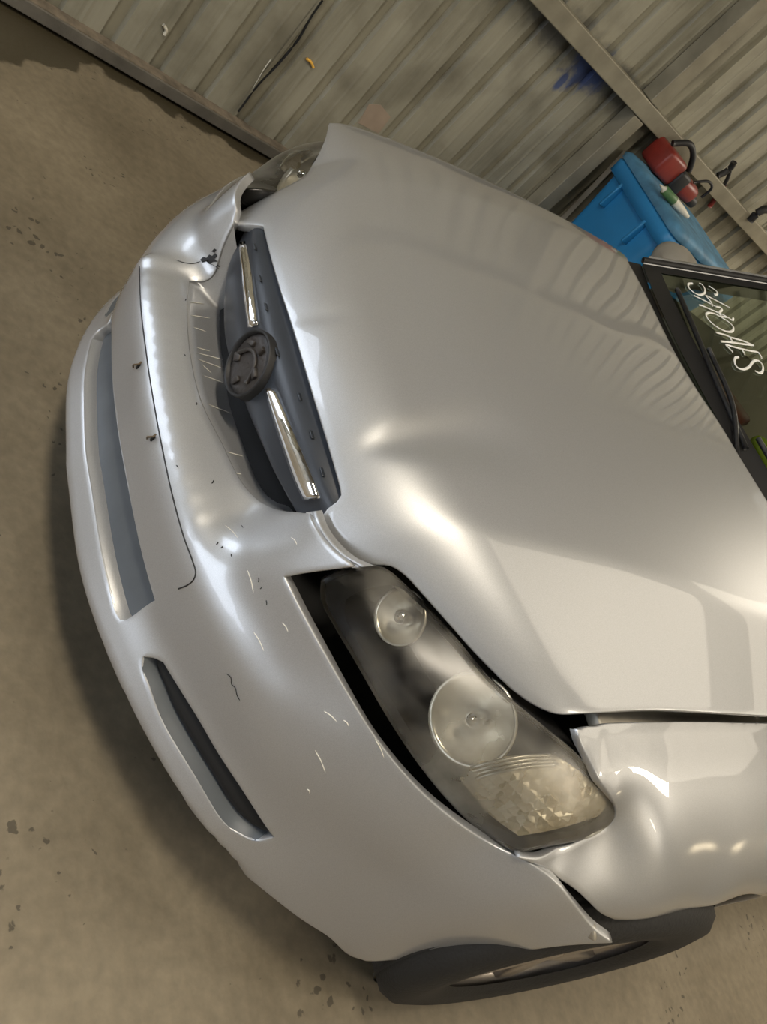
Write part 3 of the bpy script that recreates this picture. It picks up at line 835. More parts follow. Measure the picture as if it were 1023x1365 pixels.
def indicator_mat():
    mt, nt, b = nodes_of('indicator_facets'); N = nt.nodes.new; L = nt.links.new
    b.inputs['Roughness'].default_value = .22; b.inputs['Metallic'].default_value = .1
    tc = N('ShaderNodeTexCoord'); vo = N('ShaderNodeTexVoronoi'); vo.inputs['Scale'].default_value = 75; vo.distance = 'CHEBYCHEV'; vo.inputs['Randomness'].default_value = .35
    L(tc.outputs['Object'], vo.inputs['Vector'])
    rp = N('ShaderNodeValToRGB'); e = rp.color_ramp.elements; e[0].color = (.55, .48, .33, 1); e[1].color = (.95, .90, .76, 1); e2 = e.new(.5); e2.color = (.86, .74, .56, 1)
    sx = N('ShaderNodeSeparateColor'); L(vo.outputs['Color'], sx.inputs[0]); L(sx.outputs[0], rp.inputs['Fac']); L(rp.outputs[0], b.inputs['Base Color'])
    bpn = N('ShaderNodeBump'); bpn.inputs['Strength'].default_value = .7; bpn.inputs['Distance'].default_value = .006; L(vo.outputs['Distance'], bpn.inputs['Height']); L(bpn.outputs[0], b.inputs['Normal'])
    return mt
INDM = indicator_mat()
# ribs at the top of the indicator
ribs = []
for k in range(4):
    pl = lift(SL, [(614+4*k, 1044-7*k+6), (652+3*k, 1033-6*k+5), (702, 1024-5*k+4), (745-3*k, 1021-4*k+3)], 5)
    n_ = pl-SLo; pl = pl-n_/np.linalg.norm(n_, axis=1)[:, None]*.010
    ribs.append(tube(pl, .0022, 6))
RBV, RBF = join(ribs)
for sgn in (1, -1):
    fx = (lambda v, f: (v, f)) if sgn == 1 else mirror
    hl = add('headlight', make_mesh('headlight', *fx(HSV, HSF)), BLACK, car)
    add('lens', make_mesh('lens', *fx(LV, LF)), LENS, hl)
    add('bezel', make_mesh('bezel', *fx(BZV, BZF)), BLACK, hl)
    add('reflector_bowl', make_mesh('reflector_bowl', *fx(*B1)), BOWL, hl)
    add('reflector_bowl', make_mesh('reflector_bowl', *fx(*B2)), BOWL, hl)
    add('bulb', make_mesh('bulb', *fx(*K1)), CHROME, hl)
    add('bulb', make_mesh('bulb', *fx(*K2)), CHROME, hl)
    add('indicator', make_mesh('indicator', *fx(IV, IF)), INDM, hl)
    add('indicator_ribs', make_mesh('indicator_ribs', *fx(RBV, RBF)), BOWL, hl)

# --- grille
def gy(x, z):                       # front of the grille bar
    return plan(x)*0.9+.106+1.6*np.maximum(z-.672, 0)+.25*np.maximum(.60-z, 0)
class GSurf(Surf):
    ax = None
    def f(s, q): return gy(q[:, 0], q[:, 2])-q[:, 1]
    def hit(s, px, **k):
        d = rays(px); ts = np.linspace(.6, 2.2, 900); out = []
        for dd in d:
            q = C+dd*ts[:, None]; ff = q[:, 1]-gy(q[:, 0], q[:, 2]); i = int(np.argmax(ff > 0)); out.append(q[i])
        return np.array(out)
    def uv(s, q): return np.atleast_2d(q)[:, [0, 2]]
    def pt(s, uv, dr=0.0): return np.stack([uv[:, 0], gy(uv[:, 0], uv[:, 1])-dr, uv[:, 1]], 1)
SG = GSurf()
g_low = lift_uv(SG, [(335, 292), (318, 325), (306, 352), (300, 390), (299, 425), (302, 455), (316, 505), (331, 545), (355, 600), (385, 660), (397, 680)])
g_up = crom(np.array([g_low[-1], (.335, .66), (.35, .69), (.25, .708), (0, .712), (-.25, .708), (-.36, .69), (-.37, .66), g_low[0]]), 8)
g_loop = loop_of([g_low, g_up], .012)
V, Fc = trim_panel(SG, g_loop, [], h=.012, flange=.03, lip=.006)
grille = add('grille', make_mesh('grille', V, Fc), GREYP, car)
# small moulded notches along the top of the grille
for px in [(342, 330), (349, 372), (357, 410), (372, 470), (402, 530), (418, 580), (432, 630)]:
    c = SG.hit([px])[0]
    V, Fc = bevel_box(-.008, .008, -.003, .003, -.0013, .0013, .0011)
    add('notch', make_mesh('notch', V, Fc), GREYP, grille, c+np.array([0, -.003, 0]))
def bar(px_l, px_r, raise_=.010):
    a = lift(SG, px_l, 6); b = lift(SG, px_r, 6); o_ = np.array([0, -1, .25])
    mid_ = (a+b)/2+o_*raise_
    q1 = a*.75+b*.25+o_*raise_*.75; q2 = a*.25+b*.75+o_*raise_*.75
    V, Fc = loft([a, a+o_*.004, q1, mid_, q2, b+o_*.004, b]); n = len(a)
    Fc += [tuple(i*n for i in range(7)), tuple(i*n+n-1 for i in reversed(range(7)))]
    return V, Fc
V, Fc = bar([(355, 523), (364, 555), (378, 597), (392, 637), (406, 668)], [(367, 519), (380, 548), (398, 590), (415, 630), (428, 665)])
add('chrome_strip', make_mesh('chrome_strip', V, Fc), CHROME, grille)
V, Fc = bar([(320, 332), (323, 365), (327, 405), (332, 438)], [(329, 323), (335, 355), (340, 395), (345, 434)])
add('chrome_strip', make_mesh('chrome_strip', V, Fc), CHROME, grille)
# badge recess: raised ring, dish and clips of the missing badge
ec = SG.hit([(337, 487)])[0]+np.array([0, -.003, 0])
ea = np.array([0, -1, .04]); ea /= np.linalg.norm(ea); e1 = np.array([1., 0, 0]); e2 = np.cross(ea, e1)
def lathe(prof, c, a, u, w, seg=40, sx=1.0):
    rows = []
    for r_, h_ in prof:
        an = np.linspace(0, 2*np.pi, seg, endpoint=False)
        rows.append(c+a*h_+r_*(sx*np.cos(an)[:, None]*u+np.sin(an)[:, None]*w))
    return loft(rows, True)
er = .058
V, Fc = lathe([(er*1.02, -.022), (er, .008), (er*.97, .011), (er*.92, .010), (er*.89, .001)], ec, ea, e1, e2, 48, 1.0)
badge = add('badge_recess', make_mesh('badge_recess', V, Fc), BLACK, grille)
V, Fc = lathe([(er*.89, .003), (er*.8, .005), (er*.4, .006), (.001, .006)], ec, ea, e1, e2)
add('badge_dish', make_mesh('badge_dish', V, Fc), EMB, grille)
for ang, rr, ww, hh in ((.3, .55, .018, .012), (1.5, .6, .014, .010), (2.6, .6, .02, .010), (3.7, .6, .016, .014), (5.0, .6, .018, .010)):
    c = ec+er*rr*(math.cos(ang)*e1+math.sin(ang)*e2)+ea*.006
    V, Fc = bevel_box(-ww/2, ww/2, -.005, .005, -hh/2, hh/2, .002)
    o = add('badge_clip', make_mesh('badge_clip', V, Fc), EMB, grille, c); o.rotation_euler = (.25, ang, 0)
pts_ = [(-.035, -.02), (-.02, .012), (0, .02), (.02, .012), (.034, -.012)]
V, Fc = tube(crom(np.array([ec+e1*a+e2*b+ea*.008 for a, b in pts_]), 5), .004, 6)
add('badge_rib', make_mesh('badge_rib', V, Fc), EMB, grille)

# --- shelf of the bumper below the grille
gl3 = np.vstack([SB.pt(grl_n), SB.pt(grl_f)[1:]])
row0 = resample(gl3, .012)
t_ = np.linspace(0, 1, len(row0))
def shelf_row(k, dz): 
    q = row0.copy(); ctr = np.array([-.01, .26, 0])
    v = ctr-q; v[:, 2] = 0; v[:, 0] *= .35; v /= np.linalg.norm(v, axis=1)[:, None]
    q = q+v*k; q[:, 2] = row0[:, 2]*(1-min(k*6, .8))+(.535)*min(k*6, .8)+dz
    return q
V, Fc = loft([row0+np.array([0, 0, -.004]), row0+np.array([0, .004, -.0015]), shelf_row(.02, -.004), shelf_row(.05, -.012), shelf_row(.10, -.02), shelf_row(.16, -.02)])
shelf = add('grille_shelf', make_mesh('grille_shelf', V, Fc), PAINT, bumper)

# --- lower intake: ledge and mesh panel behind the opening
li = SB.pt(np.vstack([int_end_n[-12:-1], lip_top, lip_far])); li = resample(li, .02); li_n = li.copy()
def inset(p, k, dz):
    q = p.copy(); q[:, 1] += k; q[:, 2] += dz; return q
V, Fc = loft([li, inset(li, .008, .004), inset(li, .020, .006), inset(li, .05, .004)])
add('intake_ledge', make_mesh('intake_ledge', V, Fc), PAINT, bumper)
xs = np.linspace(-.327, .322, 41)
rows = [np.stack([xs, plan(xs)+off, np.full_like(xs, z)], 1) for off, z in ((.016, .262), (.016, .281), (.020, .30), (.030, .36), (.036, .40))]
V, Fc = loft(rows)
add('intake_panel', make_mesh('intake_panel', V, Fc), DGREY, bumper)
# --- fog lamp slot insert (both sides)
fc = hole_fog.mean(0)
def fog_rows(sgn):
    ll = hole_fog if sgn > 0 else hole_fog_f
    c_ = ll.mean(0)
    a = SB.pt(ll, -.018); b = SB.pt(c_+(ll-c_)*.97, -.045)
    return loft([np.vstack([a, a[:1]]), np.vstack([b, b[:1]])])
lowf = lift(SB, FOG[2], 5); upf = lift(SB, FOG[1], 5)
lowf = resample(lowf, .012); upf = resample(upf[::-1], .012)
k = 26
def rs(p): 
    L = np.r_[0, np.cumsum(np.linalg.norm(np.diff(p, axis=0), axis=1))]; t = np.linspace(0, L[-1], k)
    return np.stack([np.interp(t, L, p[:, j]) for j in range(3)], 1)
lo_, up_ = rs(lowf), rs(upf)
nin = np.array([-.45, .89, 0])
V1, F1 = loft([lo_, lo_*.9+up_*.1+nin*.008, lo_*.80+up_*.20+nin*.022, lo_*.7+up_*.3+nin*.05])
V2, F2 = loft([lo_*.80+up_*.20+nin*.032, lo_*.70+up_*.30+nin*.016, lo_*.5+up_*.5+nin*.010, lo_*.18+up_*.82+nin*.012, up_*1.02-lo_*.02+nin*.022, up_*1.1-lo_*.1+nin*.05])
for sgn in (1, -1):
    fx = (lambda v, f: (v, f)) if sgn == 1 else mirror
    add('fog_slot_ledge', make_mesh('fog_slot_ledge', *fx(V1, F1)), DGREY, bumper)
    add('fog_slot_insert', make_mesh('fog_slot_insert', *fx(V2, F2)), DEEP_BLACK, bumper)

# --- plate panel outline groove and clips
pp = [(186, 355), (188, 410), (195, 470), (204, 530), (215, 590), (230, 660), (245, 715), (257, 748), (261, 763), (258, 773), (250, 780), (238, 785)]
V, Fc = tube(lift(SB, pp, 6), .0013, 6)
add('plate_panel_groove', make_mesh('plate_panel_groove', V, Fc), BLACK, bumper)
for px in ((184, 488), (203, 584)):
    c = SB.hit([px])[0]
    V, Fc = tube(crom(np.array([(-.007, -.001, -.012), (-.003, -.006, -.004), (.003, -.008, .004), (.005, -.004, .010), (.001, -.001, .012)]), 5), .0017, 6)
    o = add('plate_clip', make_mesh('plate_clip', V, Fc), RIM_RUST, bumper, c)
    V, Fc = bevel_box(-.003, .003, -.002, .002, -.006, .006, .0015)
    add('plate_hole', make_mesh('plate_hole', V, Fc), BLACK, bumper, c+np.array([.002, -.0005, .002]))

# --- scuffs, chips, painted lamp glints and the tear on the bumper
def mark(pxs, surf, rad, off=.0006):
    q = lift(surf, pxs, 3); n_ = (C-q); q = q+n_/np.linalg.norm(n_, axis=1)[:, None]*off
    r_ = np.full(len(q), rad); r_[0] = r_[-1] = rad*.2
    return tube(q, r_, 5, .35)
chips = []
for px in [(248, 398), (246, 472), (262, 536), (285, 640), (291, 722), (297, 728), (345, 770), (349, 782), (355, 800), (308, 738), (235, 620), (322, 700)]:
    dx, dy = random.uniform(-3, 3), random.uniform(2, 7)
    chips.append(mark([px, (px[0]+dx*.4+.5, px[1]+dy*.5), (px[0]+dx, px[1]+dy)], SB, .0011))
chips.append(mark([(302, 898), (308, 903), (309, 912), (314, 917), (316, 926), (320, 934)], SB, .0011))
V, Fc = join(chips)
tag(add('paint_chips', make_mesh('paint_chips', V, Fc), BLACK, bumper), kind='stuff')
sc = []
for a, b in [((432, 948), (449, 962)), ((458, 960), (465, 968)), ((338, 842), (352, 868)), ((376, 830), (384, 842)), ((388, 716), (396, 726)), ((500, 985), (512, 1010)), ((410, 1052), (413, 1058)), ((420, 1000), (434, 1030)), ((300, 700), (318, 718)), ((330, 760), (338, 790))]:  # first two marks are lamp reflections drawn as white strokes
    sc.append(mark([a, ((a[0]+b[0])/2+1, (a[1]+b[1])/2-1), b], SB, .0012))
V, Fc = join(sc)
tag(add('scratches_and_glints', make_mesh('scratches_and_glints', V, Fc), SCUFF_GLINT, bumper), kind='stuff')
def flat_patch(pxs, surf, off):
    q = surf.hit(pxs); n_ = C-q; q = q+n_/np.linalg.norm(n_, axis=1)[:, None]*off
    c_ = q.mean(0); k_ = len(q)
    return np.vstack([q, c_+(C-c_)/np.linalg.norm(C-c_)*.001]), [(i, (i+1) % k_, k_) for i in range(k_)]
V, Fc = join([flat_patch([(267, 346), (271, 342), (275, 344), (279, 339), (283, 341), (287, 337), (290, 341), (286, 345), (291, 349), (284, 349), (279, 352), (275, 348), (270, 350)], SB, .0015),
              flat_patch([(282, 335), (286, 331), (289, 333), (286, 337)], SB, .0015), flat_patch([(290, 352), (294, 356), (288, 355)], SB, .0015),
              mark([(234, 346), (246, 350), (258, 351), (268, 348)], SB, .0010, .0006), mark([(276, 350), (286, 354), (293, 359)], SB, .0012, .0006)])
tag(add('torn_crack', make_mesh('torn_crack', V, Fc), BLACK, bumper), 'black torn crack in the crumpled bumper corner')
# scrape lines on the shelf under the grille
from mathutils.bvhtree import BVHTree
def bvh_of(o):
    return BVHTree.FromPolygons([v.co[:] for v in o.data.vertices], [p.vertices[:] for p in o.data.polygons])
bsh = bvh_of(shelf)
def cast(bvh, px):
    d = rays([px])[0]; h_ = bvh.ray_cast(Vector(C), Vector(d), 5)
    return None if h_[0] is None else np.array(h_[0])
sc = []
for a, b in [((252, 402), (272, 405)), ((254, 420), (280, 424)), ((258, 436), (275, 442)), ((262, 470), (300, 480)), ((262, 478), (295, 490)), ((270, 500), (298, 510)), ((276, 538), (308, 551)), ((262, 463), (280, 468)), ((302, 602), (324, 608)), ((312, 630), (322, 632)), ((270, 486), (282, 497))]:
    q = [cast(bsh, (a[0]+(b[0]-a[0])*t, a[1]+(b[1]-a[1])*t)) for t in np.linspace(0, 1, 5)]
    q = [p for p in q if p is not None]
    if len(q) < 3: continue
    q = np.array(q); n_ = C-q; q = q+n_/np.linalg.norm(n_, axis=1)[:, None]*.0012
    rr = np.full(len(q), .0011); rr[0] = rr[-1] = .0003
    sc.append(tube(q, rr, 5, .4))
if sc:
    V, Fc = join(sc)
    tag(add('scrape_marks', make_mesh('scrape_marks', V, Fc), SCUFF_GLINT, bumper), kind='stuff')

# --- black filler added under the panels so the gaps read as shade
xs = np.linspace(-.80, .80, 41)
V, Fc = join([bevel_box(-.60, .60, .52, 1.22, .22, .735, .03),
              loft([np.stack([xs, plan(xs)+.06, np.full_like(xs, .24)], 1), np.stack([xs, plan(xs)+.10, np.full_like(xs, .44)], 1), np.stack([xs, plan(xs)+.16, np.full_like(xs, .54)], 1), np.stack([xs, plan(xs)+.30, np.full_like(xs, .56)], 1)])])
add('gap_filler', make_mesh('gap_filler', V, Fc), DEEP_BLACK, car)
# inner fender rails seen in the bonnet gap
for sg in (1, -1):
    V, Fc = bevel_box(-.02, .02, .50, 1.35, .74, .762, .004)
    V = V.copy(); V[:, 2] += (V[:, 1]-.5)*.055
    o = add('fender_rail', make_mesh('fender_rail', V, Fc), STEEL, car); o.location.x = sg*.648

# --- cowl, windscreen, pillars, roof and cabin
def wy(x): return 1.225+.15*(x/.65)**2
def wfn(uv): return .945+.49*(uv[:, 1]-wy(uv[:, 0]))
SW = Height((0, 1, 2), fn=wfn)
rows = []
for k_ in np.linspace(0, 1, 13):
    xs = np.linspace(-.70+.10*k_, .70-.10*k_, 33); ys = wy(xs)+.02+k_*.85*(1-.12*(xs/.7)**2)
    rows.append(SW.pt(np.stack([xs, ys], 1)))
V, Fc = loft(rows)
ws = add('windscreen', make_mesh('windscreen', V, Fc), GLASS, car)
# black ceramic border and cowl panel
bord = []
def strip(a, b): return loft([a, b])
A0 = np.array([r_[0] for r_ in rows]); A1 = np.array([r_[2] for r_ in rows])
B0 = np.array([r_[-1] for r_ in rows]); B1_ = np.array([r_[-3] for r_ in rows])
up3 = np.array([0, -.0012, .0025])
V, Fc = join([strip(A0+up3, A0*.55+A1*.45+up3), strip(B0*.55+B1_*.45+up3, B0+up3), strip(rows[0]+up3, rows[0]*.2+rows[1]*.8+up3)])
add('windscreen_border', make_mesh('windscreen_border', V, Fc), BLACK, ws)
xs = np.linspace(-.72, .72, 41)
V, Fc = loft([np.stack([xs, wy(xs)-.10, np.full_like(xs, .90)], 1), np.stack([xs, wy(xs)-.04, np.full_like(xs, .925)], 1), np.stack([xs, wy(xs)+.03, np.full_like(xs, .948)], 1)])
add('cowl', make_mesh('cowl', V, Fc), BLACK, car)
for ax_, bx_ in (((.05), (-.55)), ((.62), (.02))):
    xs = np.linspace(ax_, bx_, 16); ys = wy(xs)+.035+.05*np.sin(np.linspace(0, 1, 16)*1.5)
    q = SW.pt(np.stack([xs, ys], 1))+np.array([0, 0, .014])
    wpr = add('wiper', make_mesh('wiper', *tube(q, .007, 6)), BLACK, car)
    q2 = np.vstack([q[0]+[.02, -.03, -.02], q[3]+[0, 0, .012], q[8]+[0, 0, .014]])
    add('wiper_arm', make_mesh('wiper_arm', *tube(crom(q2, 5), .006, 6)), BLACK, wpr)
# pillars + roof rails
for sg in (1, -1):
    a = np.array([(sg*(-A0[i][0]) if sg > 0 else A0[i][0], A0[i][1], A0[i][2]) for i in range(len(A0))])
    if sg > 0: a[:, 0] = np.abs(a[:, 0])
    o_ = np.array([sg, 0, 0])
    r1 = a+np.array([0, 0, .004]); r2 = a+o_*.016+np.array([0, .012, .026]); r3 = a+o_*.034+np.array([0, .03, .024]); r4 = a+o_*.065+np.array([0, .09, -.03]); r5 = a+o_*.06+np.array([0, .12, -.06])
    V, Fc = loft([r1, r2, r3, r4, r5])
    if sg > 0: Fc = [tuple(reversed(f)) for f in Fc]
    add('windscreen_pillar', make_mesh('windscreen_pillar', V, Fc), PAINT, car)
    V, Fc = tube(np.vstack([r1+o_*.010+np.array([0, -.002, .004])]), .009, 6)
    add('pillar_seal', make_mesh('pillar_seal', V, Fc), BLACK, car)
top = rows[-1]
V, Fc = loft([top+np.array([0, 0, .002]), top+np.array([0, .15, .035]), top+np.array([0, .5, .06]), top+np.array([0, 1.0, .045]), top*np.array([.95, 1, 1])+np.array([0, 1.4, -.03])])
add('roof', make_mesh('roof', V, Fc), PAINT, car)
for sg in (1, -1):
    ys = np.linspace(1.60, 4.5, 24)
    prof = [(.905, .20), (.915, .40), (.91, .62), (.868, .74), (.80, .83), (.735, .93)]
    rws = [np.stack([np.full_like(ys, sg*x), ys, np.full_like(ys, z)+.02*(ys-1.6)*(z > .7)], 1) for x, z in prof]
    V, Fc = loft(rws)
    if sg < 0: Fc = [tuple(reversed(f)) for f in Fc]
    add('body_side', make_mesh('body_side', V, Fc), PAINT, car)
# cabin: dark tub with dashboard and seats
V, Fc = join([bevel_box(-.66, .66, 1.42, 3.6, .35, .60, .05), bevel_box(-.66, .66, 1.36, 1.75, .72, .90, .05)])
add('dashboard', make_mesh('dashboard', V, Fc), FABRIC, car)
for sg in (1, -1):
    V, Fc = join([bevel_box(-.24, .24, 2.2, 2.7, .5, .68, .05), bevel_box(-.22, .22, 2.62, 2.78, .62, 1.15, .06), bevel_box(-.12, .12, 2.66, 2.76, 1.16, 1.33, .04)])
    o = add('front_seat', make_mesh('front_seat', V, Fc), FABRIC, car); o.location.x = sg*.37
# far door mirror
V, Fc = lathe([(.001, -.07), (.05, -.06), (.085, -.03), (.095, .01), (.09, .05), (.001, .052)], np.array([-.955, 1.84, .955]), np.array([0, 1., 0]), np.array([1., 0, 0]), np.array([0, 0, .72]), 28)
add('door_mirror', make_mesh('door_mirror', V, Fc), simple('mirror_grey', (.30, .28, .24), .4), car)
V, Fc = lathe([(.001, -.07), (.05, -.06), (.085, -.03), (.095, .01), (.09, .05), (.001, .052)], np.array([.93, 1.78, 1.02]), np.array([0, 1., 0]), np.array([1., 0, 0]), np.array([0, 0, .72]), 28)
add('door_mirror', make_mesh('door_mirror', V, Fc), PAINT, car)

# hand-written lettering on the glass
def wpx(l): return [(880+x/6.825, 340+y/6.825) for x, y in l]
STROKES = [[(290, 265), (255, 270), (252, 295), (275, 325), (320, 358), (365, 370), (402, 350), (400, 310), (375, 275), (352, 262)],
           [(440, 290), (480, 315), (515, 345), (515, 365), (492, 368)], [(415, 375), (500, 418), (630, 487)], [(302, 375), (380, 412), (502, 475)], [(412, 378), (432, 400), (462, 440), (470, 468)],
           [(352, 462), (372, 466), (440, 495), (560, 548)], [(505, 478), (545, 485), (560, 505), (535, 530), (548, 560), (610, 575), (655, 600), (662, 580)], [(560, 545), (610, 575)],
           [(440, 532), (415, 545), (425, 580), (470, 630), (540, 678), (610, 705), (655, 698), (662, 665), (630, 625), (560, 578), (490, 540), (440, 532)],
           [(505, 712), (590, 735), (640, 757)], [(640, 757), (740, 785), (845, 828)], [(550, 793), (640, 800), (740, 815), (845, 828)], [(628, 752), (642, 775), (655, 800)],
           [(655, 890), (625, 858), (595, 825), (660, 842), (740, 862), (820, 880), (885, 892), (905, 915), (920, 945)], [(738, 862), (752, 885), (766, 912)],
           [(708, 935), (682, 942), (672, 968), (680, 1005), (705, 1035), (755, 1046), (805, 1025), (835, 985), (862, 965), (895, 972), (925, 1005), (932, 1045), (918, 1078), (890, 1078), (858, 1060)]]
lt = []
for st in STROKES:
    q = lift(SW, wpx(st), 4); q = q+np.array([0, -.0015, .003])
    lt.append(tube(q, .0042, 6, .35))
V, Fc = join(lt)
tag(add('windscreen_writing', make_mesh('windscreen_writing', V, Fc), INK, ws), 'white hand-written lettering on the glass')

# --- wheels
def wheel(x, y, steer):
    w = add('front_wheel', None, None, car) if False else None
    prof = [(.19, -.095), (.215, -.108), (.26, -.112), (.295, -.104), (.312, -.085), (.318, -.04), (.319, 0), (.318, .04), (.312, .085), (.295, .104), (.26, .112), (.215, .108), (.19, .095)]
    V, Fc = lathe(prof, np.zeros(3), np.array([1., 0, 0]), np.array([0, 1., 0]), np.array([0, 0, 1.]), 64)
    ty = add('front_wheel', make_mesh('front_wheel', V, [tuple(reversed(f)) for f in Fc]), RUBBER, car, (x, y, .319)); ty.rotation_euler.z = steer
    for k_ in range(4):                                   # tread grooves
        V, Fc = lathe([(.3195, -.066+k_*.042), (.3200, -.063+k_*.042), (.3195, -.060+k_*.042)], np.zeros(3), np.array([1., 0, 0]), np.array([0, 1., 0]), np.array([0, 0, 1.]), 64)
        add('tread_groove', make_mesh('tread_groove', V, Fc), BLACK, ty)
    sg = 1 if x > 0 else -1
    V, Fc = lathe([(.212, .09*sg), (.200, .095*sg), (.185, .07*sg), (.185, -.09*sg)], np.zeros(3), np.array([1., 0, 0]), np.array([0, 1., 0]), np.array([0, 0, 1.]), 48)
    add('rim', make_mesh('rim', V, Fc), ALLOY, ty)
    for k_ in range(7):
        V, Fc = bevel_box(-.012, .012, -.022, .022, .03, .195, .006)
        o = add('spoke', make_mesh('spoke', V, Fc), ALLOY, ty); o.location = (sg*.075, 0, 0); o.rotation_euler.x = k_*2*math.pi/7
    V, Fc = lathe([(.001, .09*sg), (.03, .088*sg), (.045, .075*sg), (.05, .05*sg)], np.zeros(3), np.array([1., 0, 0]), np.array([0, 1., 0]), np.array([0, 0, 1.]), 24)
    add('hub_cap', make_mesh('hub_cap', V, Fc), ALLOY, ty)
wheel(.835, .825, -0.10)
wheel(-.815, .885, 0.0)
# wheel arch liners
for sg in (1, -1):
    an = np.linspace(-.2, math.pi+.2, 20)
    rws = [np.stack([np.full_like(an, sg*x), .90-np.cos(an)*.37, .31+np.sin(an)*.355], 1) for x in (.62, .895)]
    V, Fc = loft(rws)
    add('arch_liner', make_mesh('arch_liner', V, Fc), DEEP_BLACK, car)

# --- loose mounting bracket at the bumper's rear corner
V, Fc = bevel_box(-.012, .012, -.004, .004, -.02, .02, .003)
o = add('bumper_clip', make_mesh('bumper_clip', V, Fc), STEEL, bumper, (.905, .575, .575)); o.rotation_euler = (.4, .5, .3)

# ------------------------------------------------------------------ things by the wall
binr = bpy.data.objects.new('wheelie_bin', None); COL.objects.link(binr)
tag(binr, 'blue plastic wheelie bin standing against the ribbed wall', 'bin')
bx0, bx1, by0, by1, bz = -2.13, -1.56, 2.46, 3.12, .92
def bin_ring(z, ins, r=.05, n=6):
    x0, x1, y0, y1 = bx0+ins, bx1-ins, by0+ins*.8, by1-ins*1.4; out = []
    for cx, cy, a0 in ((x1-r, y1-r, 0), (x0+r, y1-r, 90), (x0+r, y0+r, 180), (x1-r, y0+r, 270)):
        for t in np.linspace(a0, a0+90, n): out.append((cx+r*math.cos(math.radians(t)), cy+r*math.sin(math.radians(t)), z))
    return np.array(out)
V, Fc = loft([bin_ring(.05, .09), bin_ring(.30, .07), bin_ring(.84, .022), bin_ring(bz, .018)], True)
Fc.append(tuple(reversed(range(24))))
bb = add('bin_body', make_mesh('bin_body', V, Fc), BINB, binr)
V, Fc = loft([bin_ring(bz-.075, .014), bin_ring(bz-.07, -.008), bin_ring(bz-.01, -.010), bin_ring(bz, .0)], True)
add('bin_rim', make_mesh('bin_rim', V, Fc), BINB, binr)
V, Fc = loft([bin_ring(bz+.002, -.012), bin_ring(bz+.025, -.016), bin_ring(bz+.042, .004), bin_ring(bz+.052, .05), bin_ring(bz+.05, .07), bin_ring(bz+.05, .2)], True)
n_ = len(V); Fc.append(tuple(range(n_-24, n_)))
lid = add('bin_lid', make_mesh('bin_lid', V, Fc), BIND, binr)
for x in (-1.98, -1.72):
    V, Fc = bevel_box(x-.008, x+.008, by0-.012, by0+.03, .73, .86, .005)
    add('bin_gusset', make_mesh('bin_gusset', V, Fc), BINB, binr)
V, Fc = tube(np.array([(-2.05, by1+.02, .93), (-1.64, by1+.02, .93)]), .014, 10)
add('bin_handle', make_mesh('bin_handle', V, Fc), BINB, binr)
for x in (-2.08, -1.61):
    V, Fc = lathe([(.03, -.02), (.09, -.025), (.10, 0), (.09, .025), (.03, .02)], np.array([x, by1-.08, .10]), np.array([1., 0, 0]), np.array([0, 1., 0]), np.array([0, 0, 1.]), 24)
    add('bin_wheel', make_mesh('bin_wheel', V, Fc), RUBBER, binr)

# green and white bottle lying on the lid
def place_px(px, Y): return ylift([(px[0], px[1], Y)])[0]
bz2 = bz+.052
p0 = zlift([(880, 246, bz2+.022)])[0]; p1 = zlift([(918, 290, bz2+.018)])[0]
bt = bpy.data.objects.new('sealant_bottle', None); COL.objects.link(bt); bt.location = (0, 0, 0)
tag(bt, 'white and green sealant bottle lying on the blue bin lid', 'bottle')
ax_ = p1-p0; L_ = np.linalg.norm(ax_)
V, Fc = tube(np.array([p0, p0+ax_*.08, p0+ax_*.14]), np.array([.003, .007, .016]), 12); add('nozzle', make_mesh('nozzle', V, Fc), WHITE, bt)
V, Fc = tube(np.array([p0+ax_*.14, p0+ax_*.15, p0+ax_*.48, p0+ax_*.49]), np.array([.016, .021, .021, .018]), 14); add('label_band', make_mesh('label_band', V, Fc), GREEN, bt)
V, Fc = tube(np.array([p0+ax_*.49, p0+ax_*.52, p0+ax_*.8, p0+ax_*.98, p1]), np.array([.018, .020, .016, .009, .003]), 14); add('bottle_body', make_mesh('bottle_body', V, Fc), WHITE, bt)

# red and black power unit on the bin's far side under the girt
rt = bpy.data.objects.new('red_toolcase', None); COL.objects.link(rt)
tag(rt, 'red and black machine resting behind the bin below the girt', 'machine')
def wbox(name, s0, s1, o0, o1, z0, z1, mat, r=.012, parent=rt):
    V, Fc = bevel_box(s0, s1, o0, o1, z0, z1, r)
    V = np.array([wp(s, z, of) for s, of, z in V]); Fc = [tuple(reversed(f)) for f in Fc]
    return add(name, make_mesh(name, V, Fc), mat, parent)
wbox('red_casing', 2.74, 2.90, .07, .22, bz+.056, 1.10, RED, .02)
wbox('black_strap', 2.885, 2.975, .065, .235, bz+.056, 1.075, BLACK, .015)
wbox('red_tank', 2.965, 3.13, .07, .22, bz+.056, 1.065, RED, .03)
wbox('black_motor', 3.10, 3.19, .07, .21, bz+.056, 1.03, BLACK, .02)
V, Fc = tube(crom(np.array([wp(2.77, 1.11, .14), wp(2.84, 1.16, .15), wp(2.93, 1.14, .15), wp(3.0, 1.085, .15)]), 6), .015, 8)
add('grip', make_mesh('grip', V, Fc), BLACK, rt)
V, Fc = tube(crom(np.array([wp(3.03, 1.07, .2), wp(3.09, 1.12, .21), wp(3.15, 1.11, .21), wp(3.17, 1.05, .2)]), 6), .007, 8)
add('hose', make_mesh('hose', V, Fc), BLACK, rt)

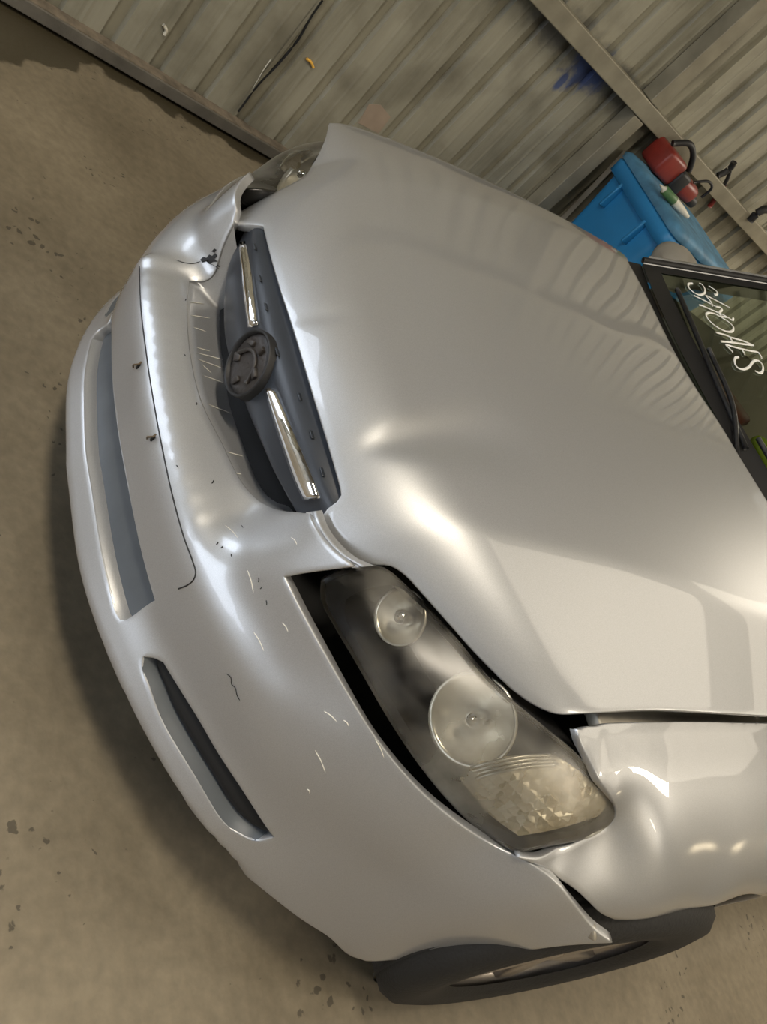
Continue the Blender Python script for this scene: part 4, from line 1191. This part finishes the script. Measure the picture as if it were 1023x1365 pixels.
# clamp with a red handle hooked on the girt
cl = bpy.data.objects.new('hand_tool', None); COL.objects.link(cl)
tag(cl, 'black and red hand tool hooked over the steel girt', 'tool')
def wpath(pxs, off):
    out = []
    for px in pxs:
        d = rays([px])[0]; t = (D0+off-C@NW)/(d@NW); out.append(C+d*t)
    return np.array(out)
V, Fc = tube(crom(wpath([(957, 234), (966, 230), (974, 224), (979, 216)], .06), 5), .016, 8); add('jaw', make_mesh('jaw', V, Fc), BLACK, cl)
V, Fc = tube(crom(wpath([(975, 222), (971, 236), (965, 248)], .06), 5), .010, 8); add('shaft', make_mesh('shaft', V, Fc), BLACK, cl)
V, Fc = tube(crom(wpath([(966, 246), (957, 261), (946, 275)], .06), 5), .013, 8); add('handle', make_mesh('handle', V, Fc), RED, cl)

V, Fc = tube(crom(wpath([(1000, 294), (1010, 284), (1020, 279), (1034, 283)], .10), 5), .022, 8)
o = add('black_bracket', make_mesh('black_bracket', V, Fc), BLACK)
tag(o, 'black bracket lying along the girt right of the red-handled tool', 'bracket')
V, Fc = tube(wpath([(716, 330), (742, 300), (826, 212), (834, 203)], .03), .017, 4)
o = add('leaning_strip', make_mesh('leaning_strip', V, Fc, False), STEEL)
tag(o, 'pale metal strip leaning on the wall beside the blue bin', 'strip')

# blue marking paint and torn, bent metal on the sheets (part of the wall)
def wall_patch(name, pxs, mat, off=.004, parent=wall):
    q = wpath(pxs, off); c_ = q.mean(0); n_ = len(q)
    V = np.vstack([q, q-NW*.003]); Fc = [tuple(range(n_))]+[(i, (i+1) % n_, n_+(i+1) % n_, n_+i) for i in range(n_)]
    return add(name, make_mesh(name, V, Fc, False), mat, parent)
wall_patch('sheet_patch', [(478, 164), (492, 139), (508, 140), (521, 156), (505, 178)], simple('patch_pink', (.33, .26, .20), .7), .006)
V, Fc = tube(crom(wpath([(362, 78), (352, 92), (343, 108), (337, 118)], .012), 5), np.linspace(.004, .0015, 16), 6, .4)
add('torn_edge', make_mesh('torn_edge', V, Fc), WHITE, wall)
V, Fc = tube(crom(wpath([(430, 0), (415, 22), (398, 52), (372, 84), (345, 112), (318, 148)], .004), 5), .0075, 6, .5)
add('sheet_split', make_mesh('sheet_split', V, Fc), DEEP_BLACK, wall)
V, Fc = tube(crom(wpath([(409, 78), (415, 83), (418, 90)], .010), 5), .0055, 6)
add('bent_tab', make_mesh('bent_tab', V, Fc), simple('orange_tab', (.75, .42, .06), .5), wall)
V, Fc = tube(crom(wpath([(218, 33), (222, 40), (219, 46)], .006), 5), .006, 6)
add('bent_tab', make_mesh('bent_tab', V, Fc), WHITE, wall)

# things on the dashboard
V, Fc = bevel_box(-.10, .10, -.07, .07, 0, .035, .015)
o = add('red_cloth', make_mesh('red_cloth', V, Fc), RED, None, (-.30, 1.62, .905)); o.rotation_euler.z = .4
tag(o, 'folded red cloth on the dashboard behind the windscreen', 'cloth')
V, Fc = bevel_box(-.13, .13, -.06, .06, 0, .05, .022)
o = add('safety_vest', make_mesh('safety_vest', V, Fc), HIVIS, None, (-.02, 1.66, .905)); o.rotation_euler.z = -.3
tag(o, 'folded fluorescent yellow safety vest on the dashboard', 'vest')
